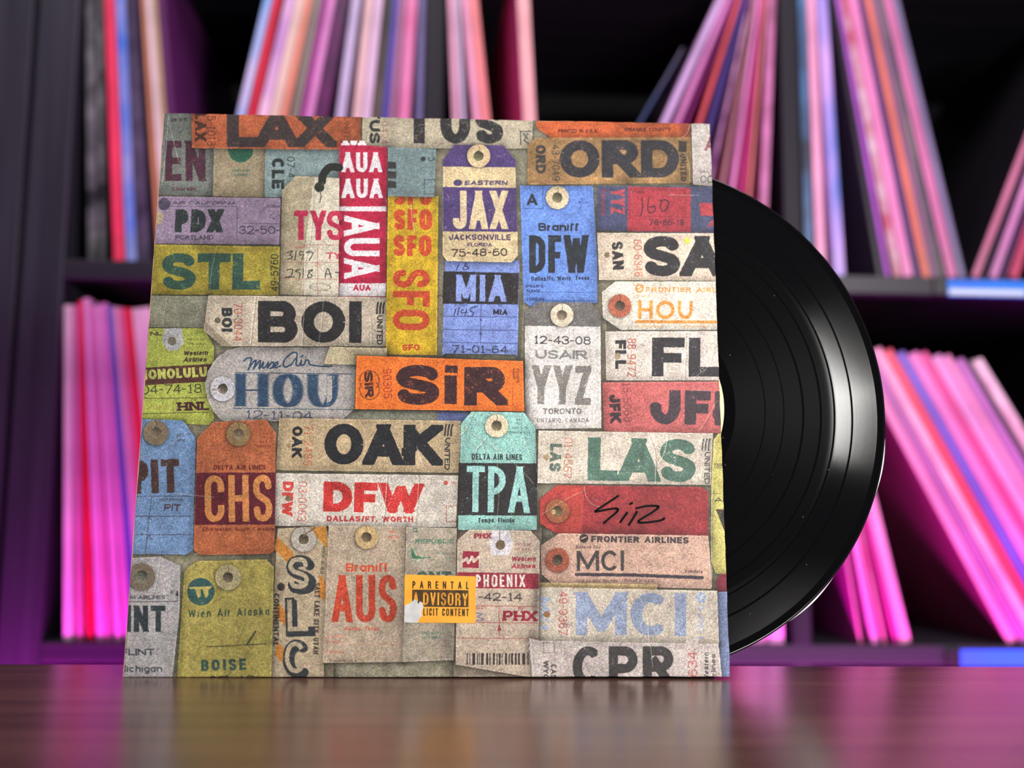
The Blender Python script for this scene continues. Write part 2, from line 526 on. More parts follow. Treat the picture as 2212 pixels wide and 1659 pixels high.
def text(s, x0, y0, x1, y1, h, col, t=None, ty=None, gap=None, wear=0.18, slant=0.0, serif=0.0, alpha=1.0, wid=None):
    """Letters of cap height h on the base line (x0,y0)-(x1,y1), filling its length; t = stem width."""
    L = math.hypot(x1 - x0, y1 - y0)
    dx, dy = (x1 - x0) / L, (y1 - y0) / L
    t = t or max(1.0, h * 0.16)
    if h < 14:
        t, wear = (t * 1.22 if t < h * .19 else t), wear * .5
    ty = ty or (t if t / h < .24 else t * .84)
    gap = gap if gap is not None else max(0.8, 0.10 * h, 0.25 * t)
    wd = dict(WID)
    if wid:
        wd.update(wid)
    thin = sum(1 for c in s if wd.get(c, 1) == 0)
    tot = sum(wd.get(c, 1) for c in s)
    W = (L - thin * t - (len(s) - 1) * gap) / max(tot, 0.01)
    if tot == 0:
        W = t
    pos = 0.0
    for c in s:
        gw = wd.get(c, 1) * W if wd.get(c, 1) else t
        if c != ' ':
            bx, by = x0 + dx * pos, y0 + dy * pos
            desc = c in 'gpy,Q'
            cs = [(-gw * .1 - t, -h * .4), (gw * 1.1 + t, -h * .4), (-gw * .1 - t, h * 1.15), (gw * 1.1 + t, h * 1.15)]
            pts = [(bx + dx * a + dy * b, by + dy * a - dx * b) for a, b in cs]
            w = window(min(p[0] for p in pts), min(p[1] for p in pts), max(p[0] for p in pts), max(p[1] for p in pts), 1 + h * slant)
            if w is not None:
                X, Y = PX[w] - bx, PY[w] - by
                lx, ly = X * dx + Y * dy, X * dy - Y * dx
                if slant:
                    lx = lx - ly * slant
                k = max(gw - t, .1) / max(h - ty, .1)
                cov = np.zeros(lx.shape, np.float32)
                mx, my = lx / t, ly / ty
                aa = min(t, ty) * 1.3
                st = list(glyph(c, k, t / h))
                if serif:
                    e = serif * t / max(gw - t, 1)
                    ends = {'H': [(0, 0), (1, 0), (0, 1), (1, 1)], 'U': [(0, 1), (1, 1)], 'P': [(0, 0)], 'N': [(0, 0), (0, 1), (1, 1)], 'L': [(0, 0), (0, 1)],
                            'X': [(0, 0), (1, 0), (0, 1), (1, 1)], 'W': [(0, 1), (1, 1)]}.get(c, [])
                    st += [([(u - e, v), (u + e, v)], 0) for u, v in ends]
                for pl, cap in st:
                    P = [((0.5 * t + u * (gw - t)) / t, (0.5 * ty + v * (h - ty)) / ty) for u, v in pl]
                    m = len(P) - 1
                    for i in range(m):
                        ax, ay = P[i]
                        ex, ey = P[i + 1][0] - ax, P[i + 1][1] - ay
                        l = math.hypot(ex, ey)
                        if l < 1e-5:
                            continue
                        ex, ey = ex / l, ey / l
                        e0 = (0, .5, 3.0, 3.0, 3.0, .15)[cap] if i == 0 else 0
                        e1 = (0, .5, 3.0, .3, .45, .45)[cap] if i == m - 1 else 0
                        if cap == 2 and c in 'KMNR':
                            e0, e1 = min(e0, 1.2), min(e1, 1.0)
                        if cap == 2 and c == 'M':
                            e1 = .3
                        sx, sy = mx - ax, my - ay
                        al = sx * ex + sy * ey
                        pe = np.abs(sx * ey - sy * ex)
                        q_ = np.minimum(0.5 - pe, np.minimum(al + e0, l + e1 - al))
                        cov = np.maximum(cov, np.clip(0.5 + q_ * aa, 0, 1))
                        if i:
                            cov = np.maximum(cov, np.clip(0.5 + (0.5 - np.hypot(sx, sy)) * aa, 0, 1))
                lo = -0.45 * h if desc else 0
                cov *= np.clip(0.5 + (ly - lo) * 1.3, 0, 1) * np.clip(0.5 + (h - ly) * 1.3, 0, 1)
                if c in 'AKVWXMNZRY' and not serif:
                    cov *= np.clip(0.5 + (lx + t * .15) * 1.3, 0, 1) * np.clip(0.5 + (gw + t * .15 - lx) * 1.3, 0, 1)
                if c == 'A' or (c == 'V' and not slant):
                    vv = np.clip((ly - ty / 2) / max(h - ty, 1), 0, 1)
                    if c == 'V':
                        vv = 1 - vv
                    cov *= np.clip(0.5 + (0.5 * (1 - vv) * (gw - t) + .62 * t - np.abs(lx - gw / 2)) * 1.3, 0, 1)
                paint(w, cov * alpha, col, wear, 0.06)
        pos += gw + gap


def airline_mark(x, y, h, col, d=(0, 1)):
    """Slanted bars of the stacked airline emblem beside the word."""
    for i in range(3):
        if d[1]:
            path([(x + 2 + i * h * .3, y), (x + i * h * .3, y + h * .35), (x - 2 + i * h * .3 + 1, y + h * 1.05)], h * .17, col, 0.05)


K_ = (48, 46, 48)
R_ = (172, 92, 82)

# ---- the tags of the print, bottom layer first; coordinates are layout units of the print
# loose scraps underneath
paper([(1110, 320), (1160, 300), (1150, 420), (1118, 420)], (150, 146, 122), part=False, shadow=0)
paper([(700, 640), (960, 640), (955, 910), (600, 910)], (172, 162, 138), part=False, shadow=.2)
paper([(745, 882), (950, 886), (946, 912), (730, 905)], (176, 176, 152), part=False, shadow=.2)
for i in range(9):
    path(smooth([(760 + i * 20, 905), (766 + i * 20, 890), (776 + i * 20, 900), (784 + i * 20, 892)]), 1, (120, 132, 96), 0, .5)
paper([(948, 884), (1012, 886), (1008, 912), (944, 912)], (116, 128, 190), part=False, shadow=.3)
paper([(985, 1136), (1170, 1140), (1170, 1462), (980, 1462)], (150, 134, 116), part=False)
paper([(590, 1130), (720, 1130), (720, 1462), (580, 1462)], (142, 126, 104), part=False)
paper([(1130, 640), (1310, 640), (1310, 930), (1120, 930)], (160, 150, 124), part=False, shadow=.2)
for i in range(26):
    x = 1122 + (i % 13) * 1.6
    path([(x, 600 + i * 9), (x + 16, 604 + i * 9)], 1, (206, 200, 172), .2, .35)

# DEN
paper([(340, 240), (465, 244), (463, 422), (330, 420)], (112, 116, 110), label='grey baggage tag print with maroon letters EN')
text('EN', 357, 391, 444, 391, 87, (76, 44, 58), 15, wear=.3)
text('Colorado', 372, 412, 423, 412, 9, (82, 50, 60), 1.6)
text('AIR DATE', 370, 263, 404, 263, 8, (60, 56, 60), 1.4)
crease([(366, 262), (376, 310), (388, 352)], .12)
path([(364, 250), (358, 330), (350, 400)], 1.6, (190, 195, 195), .4, .6)
# OAK small
paper([(462, 318), (573, 320), (570, 426), (460, 424)], (156, 140, 112), label='beige baggage tag print with a green disc')
disc(520, 324, 27, (44, 96, 74), .25)
text('OAKLAND', 500, 371, 541, 371, 6, (70, 110, 86), 1.3)
text('CALIFORNIA', 500, 380, 540, 380, 5, (70, 110, 86), 1.1)
# CLE
paper([(573, 318), (735, 320), (735, 426), (571, 426)], (130, 150, 150), label='grey-blue baggage tag print with letters CLE')
text('CLE', 587, 342, 587, 408, 27, (48, 54, 54), 8)
text('07-4', 620, 338, 620, 384, 17, (60, 66, 66), 2)
# LAX
paper([(413, 240), (781, 244), (778, 324), (415, 320)], (166, 84, 52), tex=.09, label='orange baggage tag print with large letters LAX')
text('LAX', 490, 318, 724, 318, 82, (60, 50, 50), 26, gap=-6, wear=.32)
text('LAX', 421, 243, 421, 305, 25, (72, 44, 36), 7, wear=.25)
text('5-1018', 447, 250, 447, 316, 19, (96, 50, 34), 2)
text('UNITED', 743, 252, 743, 316, 14, (120, 60, 40), 2)
# TUS
paper([(783, 250), (1152, 254), (1148, 321), (782, 320)], (178, 166, 142), label='beige baggage tag print with large letters TUS')
text('TUS', 870, 310, 1087, 310, 78, K_, 24, gap=10, wear=.33, wid=dict(T=1.1))
text('TUS', 798, 234, 798, 310, 23, (50, 50, 50), 7)
text('0424', 822, 262, 822, 312, 17, (160, 110, 96), 1.8)
for a, b in (((1124, 284), (1146, 284)), ((1124, 284), (1125, 312)), ((1130, 288), (1140, 300)), ((1140, 288), (1132, 304)), ((1132, 304), (1146, 312))):
    path([a, b], 2.4, (76, 82, 80), .2)
# AUA
paper([(733, 308), (837, 318), (833, 642), (731, 641)], (186, 34, 66), label='crimson and white baggage tag print with letters AUA')
patch([(734, 612), (834, 612), (833, 640), (731, 640)], (222, 214, 216), 0, tex=.03)
patch([(733, 446), (834, 446), (834, 457), (733, 456)], (226, 214, 218), .1)
Wt = (228, 220, 224)
text('AUA', 738, 314, 790, 314, 10, Wt, 9, wear=.1)
text('AUA', 738, 372, 825, 372, 43, Wt, 9, wear=.1)
text('AUA', 738, 428, 826, 428, 42, Wt, 9, wear=.1)
text('AUA', 743, 467, 743, 601, 77, Wt, 12, ty=14, wear=.08, gap=5)
text('AUA', 763, 628, 801, 628, 13, (196, 44, 70), 3.6)
# TYS
paper([(638, 380), (733, 384), (731, 641), (605, 636), (609, 412)], (172, 158, 128), label='beige baggage tag print with crimson letters TYS')
patch([(680, 384), (733, 385), (731, 640), (655, 637), (658, 540), (672, 430)], (208, 198, 176), .1)
crease([(676, 400), (672, 500), (660, 560), (652, 636)], .16)
path(smooth([(733, 362), (712, 362), (698, 378), (696, 392)]), 17, (44, 44, 40), 0)
disc(690, 404, 11, (50, 52, 46))
path([(691, 412), (694, 424), (691, 438)], 2, (90, 84, 70))
text('TY', 635, 519, 704, 519, 64, (186, 44, 76), 12, wear=.12)
text('S', 706, 519, 742, 519, 64, (186, 44, 76), 11, wear=.12)
for y in (529, 567, 603):
    path([(610, y), (731, y)], 1.2, (176, 116, 104))
path([(686, 529), (686, 636)], 1.2, (188, 110, 104))
path([(681, 575), (686, 566), (691, 575)], 1.2, (188, 110, 104))
text('FLIGHT', 636, 537, 664, 537, 5, (170, 80, 80), 1)
text('TY', 706, 560, 736, 560, 15, (196, 50, 76), 3.6)
for st in ([(620, 546), (632, 542), (626, 550), (632, 556), (621, 560)], [(640, 541), (637, 562)], [(656, 545), (648, 544), (648, 551), (656, 550), (652, 562)], [(662, 545), (676, 546), (668, 562)],
           [(620, 584), (632, 582), (628, 596), (616, 600), (636, 598)], [(648, 582), (638, 586), (648, 590), (646, 602)], [(656, 580), (654, 600)], [(676, 583), (666, 586), (674, 596), (666, 600), (666, 592), (676, 583)],
           [(702, 600), (708, 580), (716, 600)], [(704, 592), (714, 592)], [(724, 588), (731, 589)]):
    path(smooth(st), 2.0, (56, 54, 52), .05)
ring(692, 620, 22, 1.5, (72, 70, 66), ry=8)
# PDX
paper([(330, 424), (606, 428), (603, 528), (322, 526)], (142, 122, 146), label='lavender baggage tag print with letters PDX')
disc(355, 441, 13, (78, 70, 86), .2)
text('AIR CALIFORNIA', 372, 442, 511, 442, 7, (72, 64, 80), 1.8, slant=.2)
path([(370, 446), (512, 446), (512, 520)], 1.4, (84, 74, 92))
disc(338, 470, 15, (168, 150, 118))
text('PDX', 377, 502, 480, 502, 50, (48, 54, 54), 15, ty=12, slant=.06, wear=.3)
text('PORTLAND', 379, 518, 461, 518, 10, (76, 68, 84), 2.2)
text('32-50-', 516, 506, 606, 506, 18, (64, 58, 74), 2.2)
path([(526, 482), (606, 484)], 1.3, (80, 70, 88))
text('FLIGHT', 577, 449, 606, 449, 6, (70, 60, 76), 1.3)
path(smooth([(574, 448), (562, 460), (560, 474)]), 1.4, (96, 88, 104))
path(smooth([(580, 456), (592, 458), (582, 468), (594, 472)]), 1.4, (96, 88, 104))
# STL
paper([(328, 528), (605, 533), (601, 638), (316, 636)], (156, 140, 52), tex=.08, label='olive yellow baggage tag print with green letters STL')
text('STL', 349, 626, 562, 626, 79, (54, 84, 72), 23, gap=4, wear=.25, slant=.02)
text('49-5760', 602, 629, 602, 549, 18, (54, 60, 48), 2.4)
crease([(470, 532), (458, 580), (452, 636)], .08)
# scrap
paper([(318, 638), (452, 640), (446, 708), (312, 707)], (138, 137, 116), label='crumpled grey-green paper print')
crease([(360, 642), (356, 670), (352, 704)], .1)
ring(408, 668, 14, 1.5, (96, 98, 82), alpha=.6)
shade(400, 680, 30, 20, -.15)
# HNL
paper([(308, 709), (440, 709), (462, 748), (462, 905), (452, 918), (296, 912)], (160, 168, 72), label='lime green baggage tag print with letters HNL')
patch([(355, 709), (393, 709), (397, 740), (384, 757), (362, 757), (350, 738)], (172, 170, 172), 0, tex=.08)
disc(372, 737, 9, (112, 106, 92))
text('NL', 325, 725, 351, 725, 8, (70, 60, 50), 2.4)
text("PRT'D IN", 404, 736, 440, 736, 5, (90, 90, 50), 1.1)
text('THE U.S.A.', 404, 745, 446, 745, 5, (90, 90, 50), 1.1)
text('Western', 396, 768, 449, 767, 10, (66, 50, 44), 2.6, slant=.2, gap=.8)
text('Airlines', 396, 782, 446, 781, 10, (66, 50, 44), 2.6, slant=.2, gap=.8)
patch([(306, 795), (460, 786), (456, 824), (300, 833)], (84, 52, 46), .2)
text('HONOLULU', 302, 821, 448, 814, 22, (178, 182, 90), 6.4, gap=2)
text('04-74-18', 306, 852, 436, 849, 20, (60, 62, 42), 2.4, ty=2.2)
path([(300, 861), (452, 859)], 1.5, (84, 84, 44))
path([(374, 861), (374, 893)], 1.2, (110, 112, 60))
path([(300, 894), (452, 890)], 1.5, (84, 84, 44))
text('TO', 412, 866, 424, 866, 5, (84, 80, 44), 1.1)
text('HNL', 384, 888, 452, 886, 19, (72, 40, 44), 6, ty=4, serif=.9)
for i in range(3):
    path(smooth([(318 + i * 20, 884), (330 + i * 20, 878), (336 + i * 20, 886)]), 2, (150, 120, 60), 0, .6)
# HOU oval
paper([(480, 910), (462, 890), (448, 862), (443, 830), (450, 800), (466, 775), (490, 757), (522, 749), (770, 752), (766, 884), (735, 910)], (170, 163, 158), label='grey rounded baggage tag print with serif letters HOU')
eyelet(481, 840, 27, (186, 184, 190), (120, 110, 96), 11, slit=False)
path([(474, 842), (458, 842)], 4, (150, 140, 130))
Bl = (52, 74, 100)
path([(508, 805), (766, 808)], 1.6, Bl)
text('HOU', 508, 878, 730, 880, 71, Bl, 23, ty=3.2, gap=9, serif=.55, wear=.15, wid=dict(O=.88, U=.88, H=.95))
patch([(708, 812), (722, 812), (718, 866), (706, 870)], (170, 163, 158), 0)
path([(719, 812), (719, 860), (712, 874), (700, 878)], 3, Bl)
path([(504, 882), (766, 885)], 1.4, Bl)
text('12-11-04', 530, 905, 675, 908, 19, (60, 72, 92), 2.4, ty=2)
for st in ([(527, 780), (534, 774), (543, 774), (541, 786), (536, 800)], [(538, 797), (545, 785), (553, 778), (551, 788), (548, 797), (556, 785), (563, 779), (561, 790), (560, 797)],
           [(561, 797), (569, 783), (567, 794), (574, 793), (580, 783), (578, 795)], [(578, 795), (589, 782), (590, 792), (584, 796)], [(588, 795), (598, 788), (600, 782), (594, 785), (595, 794), (606, 790)],
           [(640, 776), (642, 764), (632, 762), (618, 774), (612, 786), (616, 793), (628, 788), (640, 774), (640, 788), (646, 789), (651, 779), (650, 789), (657, 787), (661, 778), (667, 779), (669, 787), (690, 791), (716, 791)]):
    path(smooth(st), 3.4, Bl, .05)
path([(650, 771), (655, 768)], 3, Bl)
# BOI
paper([(450, 638), (835, 642), (833, 748), (479, 748), (440, 714)], (186, 171, 150), label='beige baggage tag print with large black letters BOI')
patch([(440, 690), (500, 748), (479, 748), (439, 714)], (120, 106, 86), 0, alpha=.6)
text('BOI', 557, 740, 781, 741, 90, K_, 27, gap=8, wear=.1)
text('BOI', 479, 665, 479, 717, 23, (54, 56, 58), 7)
text('70-3044', 505, 654, 505, 737, 19, R_, 2.2)
disc(470, 692, 6.5, (96, 92, 72))
text('UNITED', 814, 681, 814, 745, 13, (50, 48, 48), 2.6)
airline_mark(815, 654, 22, (50, 48, 48))
crease([(552, 640), (546, 690), (540, 747)], .18)
crease([(660, 640), (655, 700), (652, 747)], .14)
crease([(700, 640), (694, 700), (688, 747)], .10)
crease([(790, 660), (800, 690), (802, 745)], .12)
shade(545, 690, 14, 60, .10)
shade(670, 720, 16, 40, -.14)
# SFO
paper([(838, 422), (947, 424), (944, 768), (833, 766)], (208, 168, 36), tex=.08, label='yellow baggage tag print with red letters SFO')
Rd = (200, 72, 42)
text('SFO', 851, 443, 933, 443, 42, Rd, 12, gap=5)
text('SFO', 851, 497, 933, 497, 45, Rd, 12, gap=5)
text('SFO', 850, 553, 932, 553, 45, Rd, 12, gap=5)
text('SFO', 849, 582, 848, 713, 80, Rd, 14, ty=15, gap=7)
text('SFO', 869, 757, 907, 757, 13, (184, 66, 40), 4)
crease([(888, 440), (890, 470), (896, 500)], .14)
# CLE right
paper([(838, 318), (942, 322), (938, 426), (838, 424)], (114, 134, 136), label='grey-teal baggage tag print with black bars')
for y in (349, 370, 391):
    patch([(838, y), (856, y + 1), (856, y + 16), (838, y + 15)], (58, 56, 58))
text('UI', 925, 348, 940, 348, 8, (50, 54, 66), 2)
disc(914, 343, 5, (50, 54, 66))
path([(917, 388), (940, 388)], 1.5, (60, 68, 80)); path([(917, 388), (916, 419), (938, 419)], 1.5, (60, 68, 80))
# MIA
paper([(962, 560), (1122, 562), (1118, 772), (1112, 766), (962, 764), (955, 768)], (122, 142, 212), label='periwinkle blue baggage tag print with letters MIA')
patch([(958, 586), (1121, 590), (1119, 658), (956, 656)], (48, 44, 46), .15)
text('MIA', 985, 651, 1093, 652, 58, (126, 144, 208), 12, gap=8, wear=.1)
for y in (683, 712, 740):
    path([(957, y), (1118, y + 2)], 1.4, (64, 72, 124))
path([(1039, 657), (1038, 740)], 1.5, (64, 72, 124))
for y in (688, 717):
    patch([(1035, y + 6), (1042, y + 6), (1038.5, y - 2)], (64, 72, 124))
text('FLIGHT', 982, 662, 1010, 662, 6, (60, 66, 110), 1.2)
text('TO', 1075, 664, 1085, 664, 6, (60, 66, 110), 1.2)
text('MIA', 1065, 680, 1096, 681, 12, (48, 46, 60), 3.6)
for st in ([(984, 668), (981, 681)], [(992, 664), (988, 680)], [(1000, 668), (996, 676), (1010, 674)], [(1008, 668), (1004, 684)], [(1030, 662), (1018, 665), (1016, 672), (1023, 676), (1018, 684), (1010, 682)],
           [(992, 570), (985, 584)], [(1008, 568), (1000, 582), (1012, 580), (1006, 574)]):
    path(smooth(st), 2.0, (40, 44, 80), .05)
text('71-01-64', 976, 762, 1096, 764, 17, (58, 60, 86), 2.6)
# JAX
paper([(981, 313), (1087, 314), (1113, 346), (1119, 552), (1105, 567), (966, 564), (956, 552), (957, 346)], (208, 184, 140), label='purple and cream baggage tag print with letters JAX')
Pu = (78, 60, 112)
patch([(981, 313), (1087, 314), (1113, 346), (1114, 362), (957, 360), (957, 346)], Pu, .12)
patch([(957, 404), (1115, 406), (1117, 501), (957, 500)], Pu, .15)
eyelet(1034, 337, 25, (202, 176, 134), (112, 108, 78), 11)
disc(989, 395, 10, (74, 64, 104), ry=7)
text('EASTERN', 1004, 400, 1096, 400, 10, (66, 56, 100), 2.8, slant=.12, gap=1.5)
text('JAX', 978, 495, 1096, 495, 83, (212, 188, 148), 14, gap=6, wear=.1)
text('JACKSONVILLE', 970, 519, 1103, 519, 12.5, (70, 54, 92), 2.8, gap=1.6)
text('FLORIDA', 1010, 533, 1063, 533, 8.5, (70, 54, 92), 1.8)
text('75-48-60', 975, 555, 1096, 553, 17, (58, 50, 50), 2.6)
# DFW blue
paper([(1123, 401), (1281, 402), (1290, 560), (1290, 654), (1146, 662), (1131, 652)], (98, 134, 214), label='bright blue baggage tag print with black letters DFW')
eyelet(1204, 427, 25, (206, 186, 152), (128, 122, 92), 11)
text('A', 1138, 444, 1161, 444, 25, (46, 50, 58), 5.5)
path([(1172, 404), (1173, 451), (1131, 450)], 1.3, (60, 80, 140))
text('REV', 1254, 433, 1265, 433, 5, (60, 80, 140), 1)
text('BRANF', 1250, 440, 1270, 440, 5, (60, 80, 140), 1)
Kb = (44, 48, 56)
text('Braniff', 1163, 499, 1250, 499, 17, Kb, 4.0, gap=1.6)
text('DFW', 1143, 590, 1271, 590, 82, Kb, 14.5, gap=6, wear=.1, wid=dict(W=1.5))
text('Dallas/Ft. Worth, Texas', 1148, 607, 1273, 605, 9.5, (40, 46, 64), 1.6, gap=1.3)
text("PSGR'S", 1137, 622, 1174, 622, 7, (48, 62, 110), 1.3)
text('NAME', 1138, 632, 1167, 632, 7, (48, 62, 110), 1.3)
path([(1170, 631), (1289, 632)], 1.1, (60, 80, 150))
text('ORIGIN', 1138, 650, 1176, 650, 7, (48, 62, 110), 1.3)
path([(1178, 649), (1289, 650)], 1.1, (60, 80, 150))
# ORANGE COUNTY
paper([(1157, 262), (1492, 262), (1490, 297), (1190, 298), (1160, 277)], (194, 88, 44), tex=.08, label='orange baggage tag print along the top edge')
text('PRINTED IN U.S.A.', 1206, 287, 1292, 287, 8, (92, 36, 26), 1.9)
text('ORANGE COUNTY', 1349, 284, 1449, 284, 8, (86, 36, 30), 1.9)
patch([(1466, 264), (1490, 264), (1488, 290), (1470, 296)], (150, 60, 48), .2, alpha=.7)
crease([(1490, 270), (1484, 288), (1474, 296)], .16)
# ORD
paper([(1158, 298), (1492, 297), (1496, 396), (1139, 399), (1139, 312)], (146, 110, 70), tex=.09, label='brown baggage tag print with large letters ORD')
text('ORD', 1209, 384, 1467, 384, 81, (50, 48, 54), 25, gap=4, wear=.2)
text('ORD', 1157, 313, 1157, 375, 22, (62, 58, 58), 6.5)
text('43-7049', 1191, 313, 1193, 391, 17, (76, 62, 52), 2.2)
patch([(1466, 304), (1484, 306), (1482, 330), (1466, 328)], (60, 52, 46))
text('UNITED', 1468, 332, 1470, 392, 14, (70, 58, 50), 4)
shade(1420, 390, 40, 14, .3); shade(1360, 390, 20, 14, -.2); shade(1290, 388, 50, 12, .15)
crease([(1478, 330), (1488, 352), (1490, 392)], .14)
# SAL
paper([(1493, 262), (1542, 262), (1544, 403), (1497, 399)], (182, 172, 165), label='pale grey baggage tag print at the top right corner')
text('SALT', 1509, 374, 1541, 374, 7, (130, 100, 104), 1.5)
text('000', 1512, 395, 1556, 396, 16, (90, 84, 90), 2)
text('A', 1522, 326, 1548, 326, 30, (140, 84, 90), 6)
# YYZ red and navy
paper([(1290, 402), (1544, 403), (1547, 505), (1290, 498)], (68, 72, 102), label='navy and red baggage tag print with letters YYZ')
patch([(1357, 403), (1492, 406), (1492, 502), (1355, 499)], (166, 52, 62), .1)
text('YYZ', 1319, 408, 1319, 463, 31, (170, 66, 76), 7, ty=5, wear=.3)
text('Toronto', 1298, 407, 1298, 467, 11, (140, 58, 76), 2)
patch([(1511, 438), (1546, 439), (1546, 467), (1513, 466)], (172, 58, 66), .1)
text('A', 1526, 492, 1546, 492, 16, (160, 60, 70), 4, slant=.2)
path([(1362, 408), (1480, 411), (1480, 468)], 1.3, (120, 40, 52)); path([(1361, 408), (1360, 466), (1480, 470)], 1.3, (120, 40, 52))
text('From', 1364, 418, 1391, 418, 8, (110, 38, 54), 1.4)
for st in ([(1386, 428), (1388, 448), (1384, 466)], [(1402, 426), (1399, 444), (1402, 460), (1414, 456), (1414, 446), (1403, 448)], [(1424, 434), (1436, 432), (1444, 438), (1440, 452), (1430, 456), (1426, 444), (1430, 434)]):
    path(smooth(st), 2.4, (62, 34, 46), .05)
text('78-86-18', 1402, 487, 1478, 488, 14, (72, 40, 54), 2.2)
crease([(1444, 421), (1480, 422), (1510, 422)], .1)
# SAN
paper([(1290, 503), (1548, 504), (1550, 607), (1294, 605)], (208, 188, 166), label='beige baggage tag print with large black letters SA')
text('SAN', 1321, 523, 1324, 583, 24, (54, 52, 54), 7)
text('60-6348', 1368, 518, 1371, 598, 18, (184, 110, 90), 2.2)
text('SA', 1390, 597, 1562, 597, 87, K_, 27, gap=2, wear=.16)
disc(1311, 551, 6, (132, 112, 80))
disc(1484, 520, 6.5, (188, 208, 66), .1)
# FRONTIER HOU
paper([(1330, 608), (1550, 608), (1552, 713), (1341, 713), (1302, 687), (1300, 631)], (216, 206, 190), label='cream baggage tag print with orange letters HOU')
eyelet(1339, 661, 25, (170, 92, 70), (104, 82, 62), 11)
Or = (218, 140, 60)
ring(1381, 623, 7.5, 3.4, Or); path([(1374, 627), (1388, 619)], 2.5, Or)
text('FRONTIER AIRL', 1395, 631, 1548, 632, 11, (220, 150, 84), 3, gap=2.2)
text('Houston', 1376, 642, 1410, 642, 6, (226, 178, 130), 1.2)
text('HOU', 1378, 689, 1496, 690, 40, Or, 7.5, gap=7, wid=dict(O=1.25))
path([(1375, 695), (1552, 696)], 6.5, (216, 138, 60), .1)
text('Form 52-3060', 1376, 708, 1430, 708, 5.5, (222, 170, 110), 1.1)
text('Printed in U.S.A.', 1474, 708, 1534, 708, 5.5, (222, 170, 110), 1.1)
# FLL
paper([(1307, 716), (1552, 715), (1556, 822), (1309, 822)], (214, 200, 188), label='cream baggage tag print with large black letters FL')
text('FLL', 1329, 735, 1329, 797, 24, (58, 56, 58), 8)
text('88-9472', 1355, 731, 1355, 814, 19, (182, 100, 84), 2.2)
text('FL', 1408, 813, 1556, 814, 84, (52, 48, 52), 25, gap=9, wear=.12)
disc(1334, 769, 7, (170, 150, 120))
crease([(1480, 718), (1480, 760), (1478, 822)], .16); shade(1500, 740, 12, 40, .08); shade(1516, 740, 10, 50, -.12)
crease([(1546, 740), (1530, 790), (1500, 815)], .10)
# JFK
paper([(1300, 826), (1556, 824), (1560, 936), (1304, 932)], (200, 98, 96), label='salmon red baggage tag print with letters JFK')
text('JFK', 1315, 853, 1318, 914, 24, (70, 52, 56), 8)
text('15-5068', 1344, 827, 1348, 912, 18, (136, 66, 66), 2)
text('JFK', 1403, 916, 1614, 920, 74, (72, 58, 66), 25, gap=9, wear=.2, wid=dict(J=.95))
crease([(1548, 866), (1530, 900), (1510, 930)], .1); crease([(1500, 842), (1540, 846)], .1)
# YYZ white
paper([(1160, 653), (1277, 654), (1297, 681), (1299, 925), (1150, 927), (1142, 921), (1133, 900), (1134, 677)], (216, 209, 203), label='white baggage tag print with a grey top and letters YYZ')
patch([(1160, 653), (1277, 654), (1297, 681), (1297, 706), (1134, 704), (1134, 677)], (110, 106, 104), .1)
eyelet(1214, 681, 25, (212, 196, 172), (150, 134, 108), 11)
text('12-43-08', 1153, 743, 1276, 745, 18, (74, 68, 70), 2.6)
text('USAIR', 1156, 775, 1268, 776, 19, (132, 130, 128), 5, gap=2)
text('YYZ', 1149, 873, 1276, 875, 84, (134, 128, 122), 15, gap=8, wear=.2)
text('TORONTO', 1173, 895, 1256, 895, 13, (124, 118, 114), 2.8, gap=1.5)
text('ONTARIO, CANADA', 1159, 913, 1272, 913, 10, (134, 126, 126), 2, gap=1.3)
# SIR
paper([(700, 786), (712, 749), (836, 752), (836, 790)], (194, 178, 142), part=False, shadow=.4)
paper([(770, 768), (1130, 780), (1133, 889), (767, 884)], (236, 112, 40), tex=.05, shadow=.65, sz=9, label='bright orange baggage tag print in the middle')
Sk = (64, 38, 42)
text('S', 855, 874, 949, 875, 86, Sk, 26, ty=24, wear=.25)
text('I', 960, 873, 987, 873, 62, Sk, 27, wear=.25)
text('I', 961, 805, 988, 806, 16, Sk, 27, wear=.25)
text('R', 1003, 876, 1093, 876, 83, Sk, 27, ty=25, wear=.25)
ring(798, 822, 21, 1.5, (90, 50, 40)); ring(798, 842, 21, 1.5, (90, 50, 40))
patch([(784, 815), (812, 815), (812, 849), (784, 849)], (236, 112, 40), 0)
text('SIR', 786, 803, 789, 859, 19, (76, 44, 40), 6)
disc(803, 829, 4, (130, 60, 36))
text('90305', 827, 797, 828, 861, 19, (176, 60, 40), 2.4)
text("PSGR'S", 1115, 796, 1115, 827, 6.5, (120, 56, 34), 1.3)
text('NAME', 1107, 796, 1107, 820, 6.5, (120, 56, 34), 1.3)
path([(1108, 828), (1107, 875)], 1.1, (150, 64, 34))
# OAK
paper([(603, 903), (996, 909), (992, 1022), (596, 1016)], (184, 160, 124), label='tan baggage tag print with large black letters OAK')
text('OAK', 700, 1003, 953, 1006, 88, (42, 43, 46), 26, gap=1, wear=.08, wid=dict(A=1.05))
text('OAK', 632, 921, 630, 988, 22, (48, 50, 52), 6.5)
text('71-2485', 657, 917, 655, 1006, 19, (186, 106, 74), 2.2)
disc(624, 962, 5, (160, 134, 96))
text('UNITED', 961, 946, 960, 1015, 12, (58, 56, 56), 2.6)
airline_mark(962, 918, 22, (58, 56, 56))
crease([(900, 965), (908, 990), (920, 1014)], .16)
shade(904, 990, 10, 26, .14)
